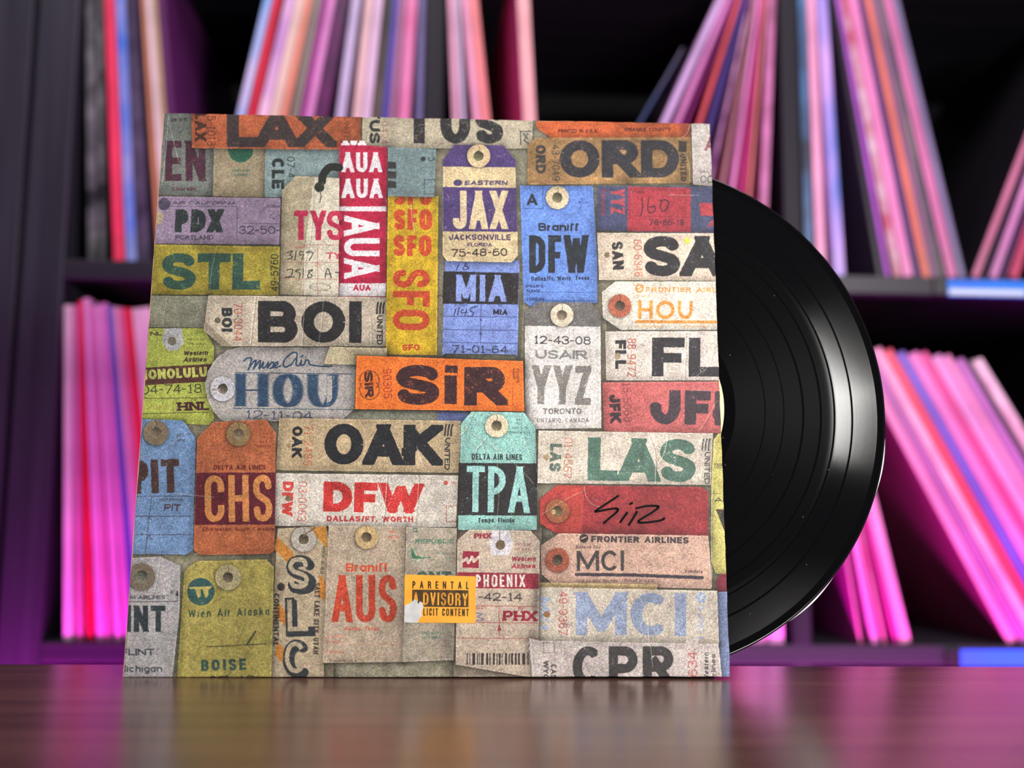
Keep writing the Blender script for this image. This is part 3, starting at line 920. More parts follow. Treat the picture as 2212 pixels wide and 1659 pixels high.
# DFW red
paper([(594, 1022), (990, 1027), (985, 1139), (590, 1136)], (208, 197, 184), label='white baggage tag print with large red letters DFW')
text('DFW', 698, 1105, 912, 1110, 65, (200, 52, 50), 21, gap=4, wear=.12, wid=dict(W=1.5))
text('DALLAS/FT. WORTH', 706, 1126, 893, 1128, 12, (184, 60, 62), 3.6, gap=1.8)
text('DFW', 611, 1040, 608, 1114, 24, (206, 70, 60), 7.5)
text('03-0063', 645, 1040, 642, 1126, 19, (196, 110, 96), 2)
disc(623, 1077, 6.5, (120, 100, 74))
text('U', 974, 1046, 981, 1046, 7, (196, 90, 80), 1.5); disc(963, 1043, 5, (196, 90, 80))
path([(986, 1093), (964, 1093), (964, 1127), (985, 1127)], 1.6, (186, 110, 96))
crease([(836, 1026), (834, 1070), (826, 1136)], .2); crease([(905, 1026), (902, 1080), (896, 1136)], .15); crease([(820, 1040), (830, 1086)], .12)
shade(735, 1050, 26, 20, -.18); shade(950, 1080, 26, 60, -.12)
# PIT
paper([(300, 905), (395, 908), (423, 945), (417, 1188), (403, 1198), (285, 1197)], (108, 138, 180), label='blue baggage tag print with brown letters PIT')
eyelet(337, 935, 27, (124, 108, 86), (140, 124, 100), 12)
text('REV', 383, 943, 398, 943, 6, (80, 84, 100), 1.5)
text('0379', 383, 954, 400, 954, 6, (80, 84, 100), 1.3)
text('PIT', 290, 1067, 389, 1064, 73, (78, 56, 52), 16, gap=6, wear=.25, wid=dict(T=1.1))
for y in (1072, 1115, 1155):
    path([(292, y), (412, y)], 1.5, (72, 66, 84))
path([(328, 1074), (322, 1120), (314, 1197)], 1.4, (72, 66, 84))
for y in (1116, 1156):
    path([(317, y + 9), (322, y), (329, y + 9)], 1.6, (72, 66, 84))
text('DESTINATION', 345, 1082, 396, 1082, 5, (78, 74, 92), 1.2)
text('PIT', 354, 1104, 389, 1104, 15, (82, 66, 74), 3.2, slant=.12)
crease([(300, 990), (350, 970), (410, 930)], .06)
# CHS
paper([(461, 912), (575, 906), (596, 935), (593, 1188), (583, 1197), (430, 1199), (418, 1186), (426, 946)], (172, 94, 60), tex=.06, label='terracotta baggage tag print with letters CHS')
patch([(424, 1021), (596, 1021), (594, 1133), (421, 1134)], (92, 34, 44), .12)
eyelet(515, 938, 26, (140, 114, 76), (146, 128, 100), 12)
text('DELTA AIR LINES', 462, 1015, 574, 1015, 10.5, (96, 38, 34), 2.4, gap=1.3)
text('CHS', 443, 1128, 589, 1126, 101, (190, 122, 68), 14, gap=9, wear=.12)
text('Charleston, South Carolina', 437, 1147, 592, 1147, 8, (104, 42, 38), 1.7, gap=1)
for i in range(4):
    text(('0418', '700', 'REV 5-75', 'Printed U.S.A.')[i], (567, 567, 560, 555)[i], 939 + i * 9, 588, 939 + i * 9, 5, (130, 50, 36), 1)
crease([(380, 1066), (440, 1072), (462, 1074)], .1)
# TPA
paper([(1018, 889), (1132, 891), (1157, 925), (1160, 1145), (989, 1145), (996, 915)], (140, 192, 182), label='teal baggage tag print with letters TPA')
for pts_ in ([(1022, 890), (1005, 930), (992, 940)], [(996, 920), (1040, 950), (1060, 960)], [(1060, 960), (1090, 985), (1100, 998)], [(1050, 945), (1030, 970), (1018, 996)], [(1130, 940), (1140, 970), (1152, 998)], [(1040, 952), (1046, 975), (1044, 990)]):
    crease(pts_, .14)
eyelet(1073, 920, 25, (210, 192, 160), (130, 116, 92), 11)
text('041', 1115, 909, 1128, 909, 5.5, (80, 110, 110), 1.1); text('703', 1114, 918, 1128, 918, 5.5, (80, 110, 110), 1.1)
text('REV 5-75', 1107, 927, 1140, 927, 5.5, (80, 110, 110), 1.1); text('Printed in U.S.A.', 1101, 937, 1148, 937, 5.5, (80, 110, 110), 1.1)
text('DELTA AIR LINES', 1019, 993, 1128, 994, 13, (48, 60, 62), 2.5, gap=1.6)
patch([(991, 1000), (1160, 1001), (1160, 1114), (988, 1113)], (52, 50, 50), .15)
text('TPA', 1007, 1106, 1144, 1108, 100, (146, 198, 192), 13.5, gap=7, wear=.1)
text('Tampa, Florida', 1033, 1129, 1111, 1129, 10.5, (52, 66, 68), 1.9, gap=1.2)
crease([(1074, 1002), (1078, 1060), (1072, 1140)], .10); crease([(1110, 1000), (1140, 1030), (1152, 1045)], .12)
# LAS
paper([(1163, 930), (1540, 936), (1536, 1048), (1161, 1044)], (208, 193, 176), label='cream baggage tag print with large green letters LAS')
Gn = (84, 116, 100)
text('LAS', 1189, 958, 1186, 1018, 25, (96, 112, 100), 7.5)
text('01-4567', 1219, 945, 1216, 1033, 19, (190, 116, 96), 2)
disc(1180, 988, 6.5, (176, 152, 112))
text('LAS', 1269, 1038, 1502, 1042, 93, Gn, 27, gap=1, wear=.16)
text('UNITED', 1522, 976, 1521, 1046, 12, (96, 92, 90), 2.6)
airline_mark(1518, 949, 22, (96, 92, 90))
crease([(1400, 936), (1414, 980), (1416, 1046)], .2); crease([(1444, 936), (1436, 975), (1424, 1000)], .16)
shade(1408, 960, 12, 34, .10); shade(1385, 970, 10, 40, -.1)
# yellow strip at the right edge
paper([(1541, 950), (1552, 936), (1572, 936), (1584, 1248), (1545, 1238), (1536, 1215), (1536, 1050)], (190, 180, 100), label='yellow baggage tag print at the right edge')
text('AI', 1543, 1084, 1564, 1084, 9, (66, 60, 44), 2.2)
patch([(1546, 1100), (1580, 1100), (1580, 1150), (1566, 1150)], (62, 56, 50))
path([(1544, 1010), (1570, 1010)], 1.2, (120, 110, 60)); path([(1542, 1058), (1542, 1066), (1560, 1066)], 1.4, (120, 110, 60))
text('FORM', 1543, 1009, 1570, 1009, 8, (110, 100, 60), 1.4)
# maroon and blue pieces
paper([(1556, 1240), (1580, 1238), (1580, 1284), (1545, 1280), (1546, 1256)], (128, 44, 58), part=False)
paper([(1544, 1278), (1582, 1278), (1590, 1466), (1550, 1466)], (124, 138, 180), label='blue paper strip print at the lower right corner')
# red tag with the signature
paper([(1203, 1048), (1516, 1052), (1530, 1063), (1530, 1158), (1200, 1152), (1166, 1131), (1165, 1078)], (154, 50, 54), tex=.07, label='dark red baggage tag print carrying the signature')
patch([(1203, 1049), (1262, 1049), (1258, 1152), (1200, 1152), (1166, 1131), (1166, 1078)], (180, 64, 58), 0, soft=.3)
eyelet(1204, 1104, 26, (156, 90, 62), (128, 112, 76), 11, slit=False)
disc(1196, 1106, 5, (180, 160, 110))
crease([(1262, 1050), (1266, 1072), (1280, 1090), (1300, 1096)], .12); crease([(1170, 1112), (1220, 1080), (1258, 1062)], .08)
shade(1400, 1110, 60, 30, -.07); shade(1490, 1090, 20, 24, .1)
# MCI frontier
paper([(1208, 1152), (1530, 1157), (1538, 1262), (1537, 1272), (1196, 1264), (1170, 1241), (1167, 1179)], (200, 160, 140), label='pinkish beige baggage tag print with thin letters MCI')
eyelet(1204, 1210, 26, (156, 80, 60), (92, 80, 66), 11, slit=False)
disc(1261, 1163, 9.5, (62, 52, 56)); path([(1256, 1164), (1266, 1160)], 2.5, (200, 160, 140))
text('FRONTIER AIRLINES', 1277, 1171, 1487, 1174, 13.5, (66, 56, 60), 3.8, gap=2.4)
text('Kansas City', 1244, 1185, 1298, 1185, 7.5, (120, 90, 84), 1.4)
text('MCI', 1246, 1234, 1348, 1233, 44, (74, 66, 66), 7, gap=5)
path([(1245, 1241), (1360, 1242), (1517, 1248)], 7, (66, 58, 66), .1)
text('Form 52-3060 904-1109', 1245, 1258, 1334, 1258, 6.5, (110, 86, 80), 1.3)
text('Printed in U.S.A.', 1349, 1257, 1414, 1258, 6.5, (110, 86, 80), 1.3)
text('Validate', 1478, 1237, 1518, 1239, 7.5, (110, 86, 80), 1.4)
crease([(1538, 1060), (1536, 1150), (1538, 1250)], .14)
# MCI blue
paper([(1164, 1258), (1420, 1262), (1420, 1290), (1160, 1290)], (196, 168, 116), part=False, shadow=.3)
paper([(1161, 1268), (1549, 1276), (1553, 1392), (1158, 1384)], (194, 181, 164), label='beige baggage tag print with faded blue letters MCI')
text('MCI', 1243, 1372, 1482, 1374, 93, (138, 150, 178), 25, gap=8, wear=.3, wid=dict(M=1.2, C=.95))
text('MCI', 1166, 1290, 1164, 1358, 22, (158, 172, 200), 7, wear=.35)
text('49-9367', 1207, 1277, 1207, 1372, 19, (184, 90, 84), 2.2)
disc(1181, 1327, 7, (148, 104, 66))
disc(1514, 1291, 12, (140, 158, 184), .5); text('MCI', 1505, 1310, 1505, 1380, 16, (168, 172, 188), 5, wear=.4)
crease([(1372, 1276), (1396, 1320), (1402, 1385)], .15); crease([(1228, 1372), (1240, 1384)], .12)
# SLC
paper([(600, 1142), (704, 1136), (709, 1160), (699, 1466), (580, 1466)], (182, 162, 132), label='beige baggage tag print with outlined letters SLC')
for a, b in ((1158, 1196), (1300, 1330), (1385, 1420)):
    patch([(598, a), (634, a + 36), (632, a + 68), (594, a + 30)], (196, 124, 50), .2)
patch([(664, 1140), (704, 1137), (708, 1186), (690, 1166)], (204, 136, 54), .2)
patch([(690, 1240), (704, 1256), (702, 1300), (686, 1284)], (196, 124, 50), .2)
eyelet(656, 1165, 27, (178, 168, 156), (122, 104, 84), 11)
path([(656, 1158), (672, 1146), (680, 1140)], 4, (120, 104, 86))
Sg = (56, 60, 62)
for ch, xa, xb, yb, hh in (('S', 620, 676, 1282, 84), ('L', 618, 674, 1373, 84), ('C', 612, 670, 1464, 84)):
    text(ch, xa + 5, yb + 3, xb + 8, yb + 1, hh - 4, Sg, 21, ty=20, wear=.12)
    text(ch, xa, yb + 2, xb + 4, yb, hh, Sg, 21, ty=20, wear=.12)
    text(ch, xa + 4, yb - 9, xb - 8, yb - 10, hh - 15, (178, 160, 132), 10, wear=.05)
text('CONTINENTAL', 592, 1282, 590, 1396, 12, (60, 56, 52), 3.2)
disc(607, 1268, 8.5, (62, 58, 56))
text('SALT LAKE CITY, UTAH', 680, 1258, 676, 1413, 12, (70, 64, 58), 3)
text('REV 6-82', 696, 1180, 692, 1240, 7, (90, 80, 70), 1.5)
# AUS
paper([(710, 1135), (876, 1138), (871, 1430), (698, 1432)], (176, 156, 134), label='beige baggage tag print with red letters AUS')
eyelet(792, 1161, 25, (190, 160, 110), (126, 106, 80), 11)
text('Braniff', 747, 1235, 838, 1235, 18.5, (204, 76, 48), 4.2, gap=2.2)
text('AUS', 717, 1344, 857, 1344, 102, (192, 66, 44), 14.5, gap=7, wear=.12)
text('Austin, Texas', 744, 1362, 820, 1362, 9, (196, 96, 74), 1.9)
text("PSGR'S", 706, 1379, 745, 1379, 7, (196, 130, 108), 1.6); text('NAME', 705, 1390, 738, 1390, 7, (196, 130, 108), 1.6)
path([(742, 1392), (866, 1393)], 1.2, (190, 134, 112))
text('ORIGIN', 704, 1412, 742, 1412, 7, (196, 130, 108), 1.6)
path([(745, 1414), (866, 1416)], 1.1, (190, 134, 112), alpha=.6)
text('Printed in U.S.A.', 712, 1430, 772, 1430, 6, (110, 90, 76), 1.3)
text('NO', 843, 1152, 855, 1152, 6, (196, 100, 80), 1.4); text('PSTG', 838, 1163, 862, 1163, 6, (196, 100, 80), 1.4)
crease([(764, 1195), (756, 1240), (765, 1270)], .1)
# REPUBLIC
paper([(877, 1138), (987, 1141), (980, 1426), (870, 1430)], (166, 153, 134), label='grey-beige baggage tag print with small green letters')
Gr = (66, 116, 90)
text('REPUBLIC', 896, 1174, 980, 1174, 9.5, Gr, 2, slant=.2, gap=2)
ring(902, 1200, 15, 1.4, (110, 140, 116))
patch([(887, 1178), (898, 1200), (912, 1204), (900, 1208), (890, 1206)], Gr)
path([(900, 1206), (930, 1204)], 2.2, Gr)
text('PRINTED IN', 940, 1198, 982, 1199, 6, (120, 130, 112), 1.3); text('U.S.A.', 962, 1208, 982, 1208, 6, (120, 130, 112), 1.3)
text('ONTARIO', 911, 1371, 953, 1371, 7, (112, 132, 110), 1.7); text('CALIFORNIA', 911, 1380, 952, 1380, 6.5, (112, 132, 110), 1.5)
text('IT', 892, 1140, 892, 1152, 10, (70, 100, 90), 2.5)
text('ONT', 900, 1262, 975, 1262, 28, (66, 96, 80), 8)
crease([(930, 1160), (950, 1190), (972, 1224)], .12)
shade(965, 1330, 14, 90, -.25)
# PHX
paper([(1014, 1144), (1146, 1146), (1166, 1168), (1162, 1466), (984, 1436), (988, 1166)], (190, 170, 150), label='beige baggage tag print with maroon letters PHX and a barcode')
patch([(1064, 1145), (1100, 1146), (1108, 1176), (1100, 1200), (1062, 1199), (1055, 1172)], (204, 198, 202), 0, tex=.04)
disc(1081, 1177, 10.5, (112, 92, 72)); path([(1080, 1146), (1079, 1166)], 1.6, (120, 100, 80))
Mr = (150, 44, 60)
text('PHX', 1024, 1163, 1061, 1163, 11, Mr, 3.6, ty=2.6, serif=.8)
patch([(1000, 1190), (1035, 1192), (1034, 1227), (999, 1226)], Mr, .1)
path([(998, 1214), (1008, 1206), (1012, 1216), (1020, 1203), (1024, 1213), (1036, 1202)], 6, (206, 186, 170), 0)
text("PRT'D IN", 1113, 1179, 1146, 1179, 6, (150, 96, 96), 1.2); text('THE U.S.A.', 1111, 1189, 1147, 1189, 6, (150, 96, 96), 1.2)
text('Western', 1104, 1212, 1157, 1213, 10.5, (158, 50, 62), 2.5, slant=.2, gap=.8)
text('Airlines', 1104, 1228, 1156, 1228, 10.5, (158, 50, 62), 2.5, slant=.2, gap=.8)
patch([(988, 1236), (1164, 1239), (1164, 1272), (987, 1270)], Mr, .1)
text('PHOENIX', 1028, 1268, 1134, 1268, 27, (222, 206, 196), 4.4, gap=5)
text('-42-14', 1032, 1298, 1128, 1299, 18, (78, 66, 66), 2.8)
for y in (1308, 1344, 1378):
    path([(988, y), (1162, y + 2)], 1.5, (172, 84, 84))
path([(1078, 1309), (1078, 1378)], 1.5, (172, 70, 74)); patch([(1074, 1362), (1083, 1362), (1078.5, 1349)], (160, 50, 60))
text('FLIGHT', 1014, 1317, 1048, 1317, 7, (176, 96, 90), 1.4); text('TO', 1118, 1318, 1129, 1318, 6.5, (160, 70, 74), 1.5)
text('PHX', 1086, 1341, 1160, 1342, 22, (150, 36, 54), 6.5, ty=4.5, serif=.8)
path(smooth([(1026, 1324), (1042, 1326), (1032, 1332), (1044, 1338), (1026, 1342)]), 2, (110, 104, 120))
xb_ = 1008
rb = random.Random(4)
while xb_ < 1142:
    wbar = rb.choice((1.6, 2.4, 4.5, 6))
    patch([(xb_, 1411), (xb_ + wbar, 1411), (xb_ + wbar, 1436), (xb_, 1436)], (58, 54, 54), .1)
    xb_ += wbar + rb.choice((2.5, 3.5, 5))
shade(1158, 1290, 10, 60, -.35); shade(1150, 1400, 14, 50, -.35)
# CPR
paper([(1143, 1378), (1166, 1384), (1552, 1391), (1560, 1470), (1150, 1470), (1146, 1420)], (188, 174, 168), label='pale baggage tag print with cropped black letters CPR')
text('CPR', 1237, 1484, 1456, 1484, 88, (64, 60, 60), 20, gap=11, wear=.15)
text('63430', 1506, 1462, 1505, 1384, 20, (176, 88, 90), 2.4, wid={'0': 0.0})
patch([(1482, 1380), (1508, 1380), (1508, 1402), (1482, 1402)], (188, 174, 168), 0)
text('Western', 1531, 1472, 1530, 1409, 11, (86, 82, 80), 2.6, slant=.15)
text('Airlines', 1547, 1478, 1545, 1412, 10, (86, 82, 80), 2.4, slant=.15)
text('WYO', 1174, 1427, 1174, 1468, 11, (70, 66, 66), 2.8); text('CASP', 1190, 1435, 1190, 1476, 12, (70, 66, 66), 2.6)
path([(1174, 1388), (1198, 1389), (1198, 1410), (1175, 1410), (1174, 1388)], 1.4, (110, 104, 100))
crease([(1404, 1392), (1408, 1420), (1410, 1440)], .12)
for i in range(7):
    path([(1146 + i, 1382 + i * 11), (1140 + i * 2, 1392 + i * 11)], 2, (210, 202, 196), .2, .7)
# WIEN
paper([(424, 1212), (576, 1208), (592, 1226), (586, 1470), (382, 1470), (398, 1234)], (162, 148, 76), tex=.07, label='mustard baggage tag print with a teal disc emblem')
eyelet(493, 1247, 28, (158, 146, 108), (112, 96, 80), 11)
Te = (54, 86, 84)
disc(434, 1278, 29.5, Te, .2)
for dxw in (0, 16):
    patch([(420 + dxw, 1268), (434 + dxw, 1268), (434 + dxw, 1288), (424 + dxw + 4, 1292)], (178, 164, 88), 0)
patch([(408, 1268), (460, 1266), (452, 1273), (412, 1272)], (178, 164, 88), 0)
text('Wien Air Alaska', 407, 1334, 582, 1329, 17, (64, 80, 62), 3, slant=.06, gap=4)
text('FLIGHT', 404, 1352, 452, 1351, 8, (142, 132, 76), 1.6)
path([(448, 1397), (576, 1391)], 2.2, (74, 72, 46)); path([(534, 1392), (552, 1364)], 4, (70, 70, 48)); path([(512, 1396), (526, 1358)], 1.4, (100, 96, 60))
text('BOISE', 435, 1450, 532, 1447, 25, (58, 84, 72), 6.5, gap=6)
text('07 48', 450, 1478, 552, 1476, 18, (66, 62, 50), 2.6)
# NT
paper([(284, 1205), (346, 1202), (390, 1222), (388, 1320), (372, 1470), (256, 1470)], (166, 160, 160), label='pale grey baggage tag print with letters NT')
eyelet(306, 1246, 29, (116, 102, 86), (122, 122, 104), 14, slit=False)
crease([(346, 1206), (340, 1250), (330, 1290)], .12)
text('M AIRLINES', 282, 1295, 357, 1294, 8.5, (74, 74, 80), 1.9)
path([(276, 1300), (383, 1299), (383, 1286)], 1.6, (74, 76, 82)); patch([(379, 1287), (387, 1287), (383.5, 1274)], (62, 66, 70))
text('F', 369, 1284, 375, 1284, 9, (74, 76, 82), 1.6)
text('INT', 272, 1365, 358, 1365, 57, (54, 62, 66), 11.5, gap=6, wid=dict(T=1.05))
text('FLINT', 262, 1416, 334, 1416, 15, (66, 72, 78), 3.4)
text('Michigan', 254, 1452, 351, 1452, 15, (70, 74, 80), 3, gap=2)

# worn corners and edges, scuffs over the whole print
for i in range(160):
    x, y = rng.uniform(340, 1560), rng.uniform(250, 1460)
    a = rng.uniform(0, 6.28)
    l = rng.uniform(3, 16)
    path([(x, y), (x + l * math.cos(a), y + l * math.sin(a))], 1, (235, 232, 226), .4, rng.uniform(.15, .4))
g_ = noise_map(1024, 1, 21)
gr = (0.05 * NHI + 0.06 * g_)[..., None]
IMG = IMG * (1 + gr * 1.4)
tint = np.stack([noise_map(500, 1, 31), noise_map(500, 1, 32), noise_map(500, 1, 33)], -1) * 0.014
IMG = np.clip(IMG + tint, 0.02, 0.97)

lum_ = IMG.mean(-1, keepdims=True)
IMG = lum_ + (IMG - lum_) * 0.9
img = bpy.data.images.new('sleeve_print', N, N, alpha=False)
rgba = np.ones((N, N, 4), np.float32)
rgba[..., :3] = IMG
img.pixels.foreach_set(rgba.ravel())
img.update()
img.pack()

# ------------------------------------------------------------------ the sleeve, its record and the table
PRINT_GAIN = 1.0


def print_material():
    m = bpy.data.materials.new('printed_card')
    m.use_nodes = True
    nt = m.node_tree
    b = nt.nodes['Principled BSDF']
    t = nt.nodes.new('ShaderNodeTexImage')
    t.image = img
    t.extension = 'EXTEND'
    nt.links.new(t.outputs[0], b.inputs['Base Color'])
    b.inputs['Roughness'].default_value = 0.55
    b.inputs['Specular IOR Level'].default_value = 0.25
    tc = nt.nodes.new('ShaderNodeTexCoord')
    n = nt.nodes.new('ShaderNodeTexNoise')
    n.inputs['Scale'].default_value = 1500
    n.inputs['Detail'].default_value = 3
    nt.links.new(tc.outputs['Object'], n.inputs['Vector'])
    bp = nt.nodes.new('ShaderNodeBump')
    bp.inputs['Strength'].default_value = 0.25
    bp.inputs['Distance'].default_value = 0.0002
    nt.links.new(n.outputs['Fac'], bp.inputs['Height'])
    nt.links.new(bp.outputs[0], b.inputs['Normal'])
    return m


print_m = print_material()
card_m = mat('card_edge', (226, 214, 200), 0.8, 0.2)
back_m = mat('card_back', (150, 140, 125), 0.7, 0.3, noise=((120, 112, 100), (20, 20, 20), 3))

JM = Matrix.Translation(JO) @ Matrix((JX, JN * -1.0, JY)).transposed().to_4x4()   # local x right, y away from the viewer, z up
jacket = empty('record_jacket', (0, 0, 0))
jacket.matrix_world = JM
tag(jacket, 'album jacket printed all over with vintage baggage tags, standing on the table', 'record jacket')


def uv_mesh(name, polys_local, y, y_back=None):
    """Flat print pieces in the jacket's plane; uv follow the plane, edges turn back to y_back."""
    me = bpy.data.meshes.new(name)
    verts, faces = [], []
    for P in polys_local:
        b0 = len(verts)
        n = len(P)
        verts += [(p[0], y, p[1]) for p in P]
        faces.append(list(range(b0, b0 + n)))
        if y_back is not None:
            verts += [(p[0], y_back, p[1]) for p in P]
            for i in range(n):
                j = (i + 1) % n
                faces.append([b0 + j, b0 + i, b0 + n + i, b0 + n + j])
            faces.append(list(range(b0 + 2 * n - 1, b0 + n - 1, -1)))
    me.from_pydata(verts, [], faces)
    uvl = me.uv_layers.new(name='UVMap')
    for lp in me.loops:
        v = me.vertices[lp.vertex_index].co
        uvl.data[lp.index].uv = (v.x / JW, v.z / JH)
    return me


def outline_local(pts, lim=True):
    out = []
    for x, y in pts:
        u, v = px_to_uv(x, y)
        out.append((u * JW, v * JH))
    if not lim:
        return out
    # clip to the cover rectangle
    for axis, sgn, val in ((0, 1, 0.0004), (0, -1, JW - 0.0003), (1, 1, 0.0003), (1, -1, JH - 0.0003)):
        res = []
        for i in range(len(out)):
            a, b = out[i], out[(i + 1) % len(out)]
            ia, ib = sgn * (a[axis] - val) >= 0, sgn * (b[axis] - val) >= 0
            if ia:
                res.append(a)
            if ia != ib:
                t = (val - a[axis]) / (b[axis] - a[axis])
                res.append((a[0] + t * (b[0] - a[0]), a[1] + t * (b[1] - a[1])))
        out = res
        if len(out) < 3:
            return []
    area = sum(out[i][0] * out[(i + 1) % len(out)][1] - out[(i + 1) % len(out)][0] * out[i][1] for i in range(len(out)))
    return out if area > 0 else out[::-1]


# front cover: a card sheet with slightly bumped edges
er = random.Random(11)


def cover_outline(w, h, amp):
    P = []
    for i in range(60):
        P.append((w * i / 60, er.uniform(-amp, amp) * .4 + .0001))
    for i in range(60):
        P.append((w + er.uniform(-amp, amp), h * i / 60))
    for i in range(60):
        P.append((w * (1 - i / 60), h + er.uniform(-amp, amp)))
    for i in range(60):
        P.append((er.uniform(-amp, amp), h * (1 - i / 60)))
    return P


me = uv_mesh('front_cover', [cover_outline(JW, JH, 0.00018)], 0.0, 0.0007)
me.materials.append(print_m)
me.materials.append(card_m)
for p in me.polygons:
    p.material_index = 0 if p.normal.y < -0.9 else 1
link('front_cover', me, jacket)
# back cover, opened a little from the spine, its lower edge on the table
bx = 0.3075
me = bpy.data.meshes.new('back_cover')
vs = []
for x, yy in ((0.0008, .0020), (.075, .0074), (bx, .0082)):
    for dy in (0.0, 0.0007):
        for z in (-0.0012 * x / bx + .0001, JH - 0.001):
            vs.append((x, yy + dy, z))
fs = [(0, 1, 3, 2), (8, 10, 11, 9)]
for k in (0, 4):
    fs += [(k, k + 4, k + 5, k + 1), (k + 2, k + 3, k + 7, k + 6), (k, k + 2, k + 6, k + 4), (k + 1, k + 5, k + 7, k + 3)]
me.from_pydata(vs, [], fs)
link('back_cover', me, jacket, back_m)
box('spine', -0.0004, 0.0008, 0.0002, 0.0022, 0.0002, JH - 0.0002, mat('pale_orange_spine_edge', (236, 190, 150), 0.7), jacket, 0.0001)  # narrow pale orange strip along the left edge

layer = 0
for pts, nm, lab in TAGS:
    loc = outline_local(pts)
    if len(loc) < 3:
        continue
    layer += 1
    y = -0.00002 - 0.000006 * layer
    o = link('printed_tag', uv_mesh('printed_tag', [loc], y), jacket, print_m)
    if lab:
        o['label'] = lab

# orange advisory sticker with its torn corner
st_m = mat('sticker_orange', (255, 178, 62), 0.45, 0.4, noise=((246, 166, 54), (90, 90, 90), 4))
st_w = mat('sticker_torn_white', (214, 212, 208), 0.8, 0.2, noise=((196, 196, 196), (300, 300, 300), 4))
st_k = mat('sticker_dark_box', (84, 62, 34), 0.5, 0.4, noise=((62, 46, 30), (260, 260, 260), 4))
st_i = mat('sticker_ink', (66, 52, 30), 0.5, 0.4)
ys = -0.0006


def flat(name, polys, y, m, parent, lim=False):
    locs = [outline_local(p, lim) for p in polys]
    locs = [l if sum(l[i][0] * l[(i + 1) % len(l)][1] - l[(i + 1) % len(l)][0] * l[i][1] for i in range(len(l))) > 0 else l[::-1] for l in locs]
    return link(name, uv_mesh(name, locs, y, y + 0.00012), parent, m)


stk = flat('sticker', [[(876, 1241), (1026, 1245), (1028, 1248), (1027, 1344), (1025, 1346), (930, 1345), (902, 1345), (873, 1344), (874, 1243)]], ys, st_m, jacket)
stk['label'] = 'small orange advisory sticker with a torn lower corner'
flat('torn_patch', [[(874, 1308), (886, 1303), (897, 1294), (901, 1298), (904, 1305), (907, 1299), (913, 1302), (915, 1313), (910, 1322), (912, 1330), (905, 1337), (903, 1345.5), (873, 1344.5)]], ys - .00016, st_w, stk)['label'] = 'white torn paper where the sticker peeled'


def letters(s, x0, y0, x1, y1, h, t, gap):
    """Stroke letters as small flat polygons (for the sticker and other ink on top)."""
    L = math.hypot(x1 - x0, y1 - y0)
    dx, dy = (x1 - x0) / L, (y1 - y0) / L
    thin = sum(1 for c in s if WID.get(c, 1) == 0)
    tot = sum(WID.get(c, 1) for c in s)
    W = (L - thin * t - (len(s) - 1) * gap) / tot
    polys, pos = [], 0
    for c in s:
        gw = WID.get(c, 1) * W if WID.get(c, 1) else t
        for pl, cap in glyph(c, (gw - t) / (h - t)):
            cap = cap == 1 or cap == 2
            P = [(.5 * t + u * (gw - t) + pos, .5 * t + v * (h - t)) for u, v in pl]
            for i in range(len(P) - 1):
                (ax, ay), (bx_, by_) = P[i], P[i + 1]
                l = math.hypot(bx_ - ax, by_ - ay)
                if l < 1e-4:
                    continue
                ex, ey = (bx_ - ax) / l, (by_ - ay) / l
                e0 = t * .5 if (cap and i == 0) else t * .12
                e1 = t * .5 if (cap and i == len(P) - 2) else t * .12
                q4 = [(ax - ex * e0 - ey * t / 2, ay - ey * e0 + ex * t / 2), (ax - ex * e0 + ey * t / 2, ay - ey * e0 - ex * t / 2),
                      (bx_ + ex * e1 + ey * t / 2, by_ + ey * e1 - ex * t / 2), (bx_ + ex * e1 - ey * t / 2, by_ + ey * e1 + ex * t / 2)]
                q4 = [(a, min(max(b, 0), h)) for a, b in q4]
                polys.append([(x0 + dx * a + dy * b, y0 + dy * a - dx * b) for a, b in q4])
        pos += gw + gap
    return polys


flat('advisory_box', [[(890.5, 1273.5), (1012, 1275), (1012, 1311.5), (915.5, 1310.5), (914, 1302), (907, 1299), (904, 1305), (901, 1298), (897, 1294), (890.5, 1299)]], ys - .00006, st_k, stk)
flat('advisory_lettering', letters('PARENTAL', 891, 1271, 1012.5, 1272.5, 16, 2.5, 9.5), ys - .00008, st_i, stk)['label'] = 'dark lettering PARENTAL'
flat('advisory_lettering', letters('DVISORY', 914, 1307, 1010, 1308.5, 27.5, 3.4, 4.2) + letters('A', 894, 1299, 903, 1299, 20, 3.2, 2), ys - .0001, st_m, stk)['label'] = 'orange lettering ADVISORY'
flat('advisory_lettering', letters('LICIT CONTENT', 914.5, 1329.5, 1012.5, 1331, 16, 2.3, 2.8), ys - .00008, st_i, stk)['label'] = 'dark lettering CONTENT'

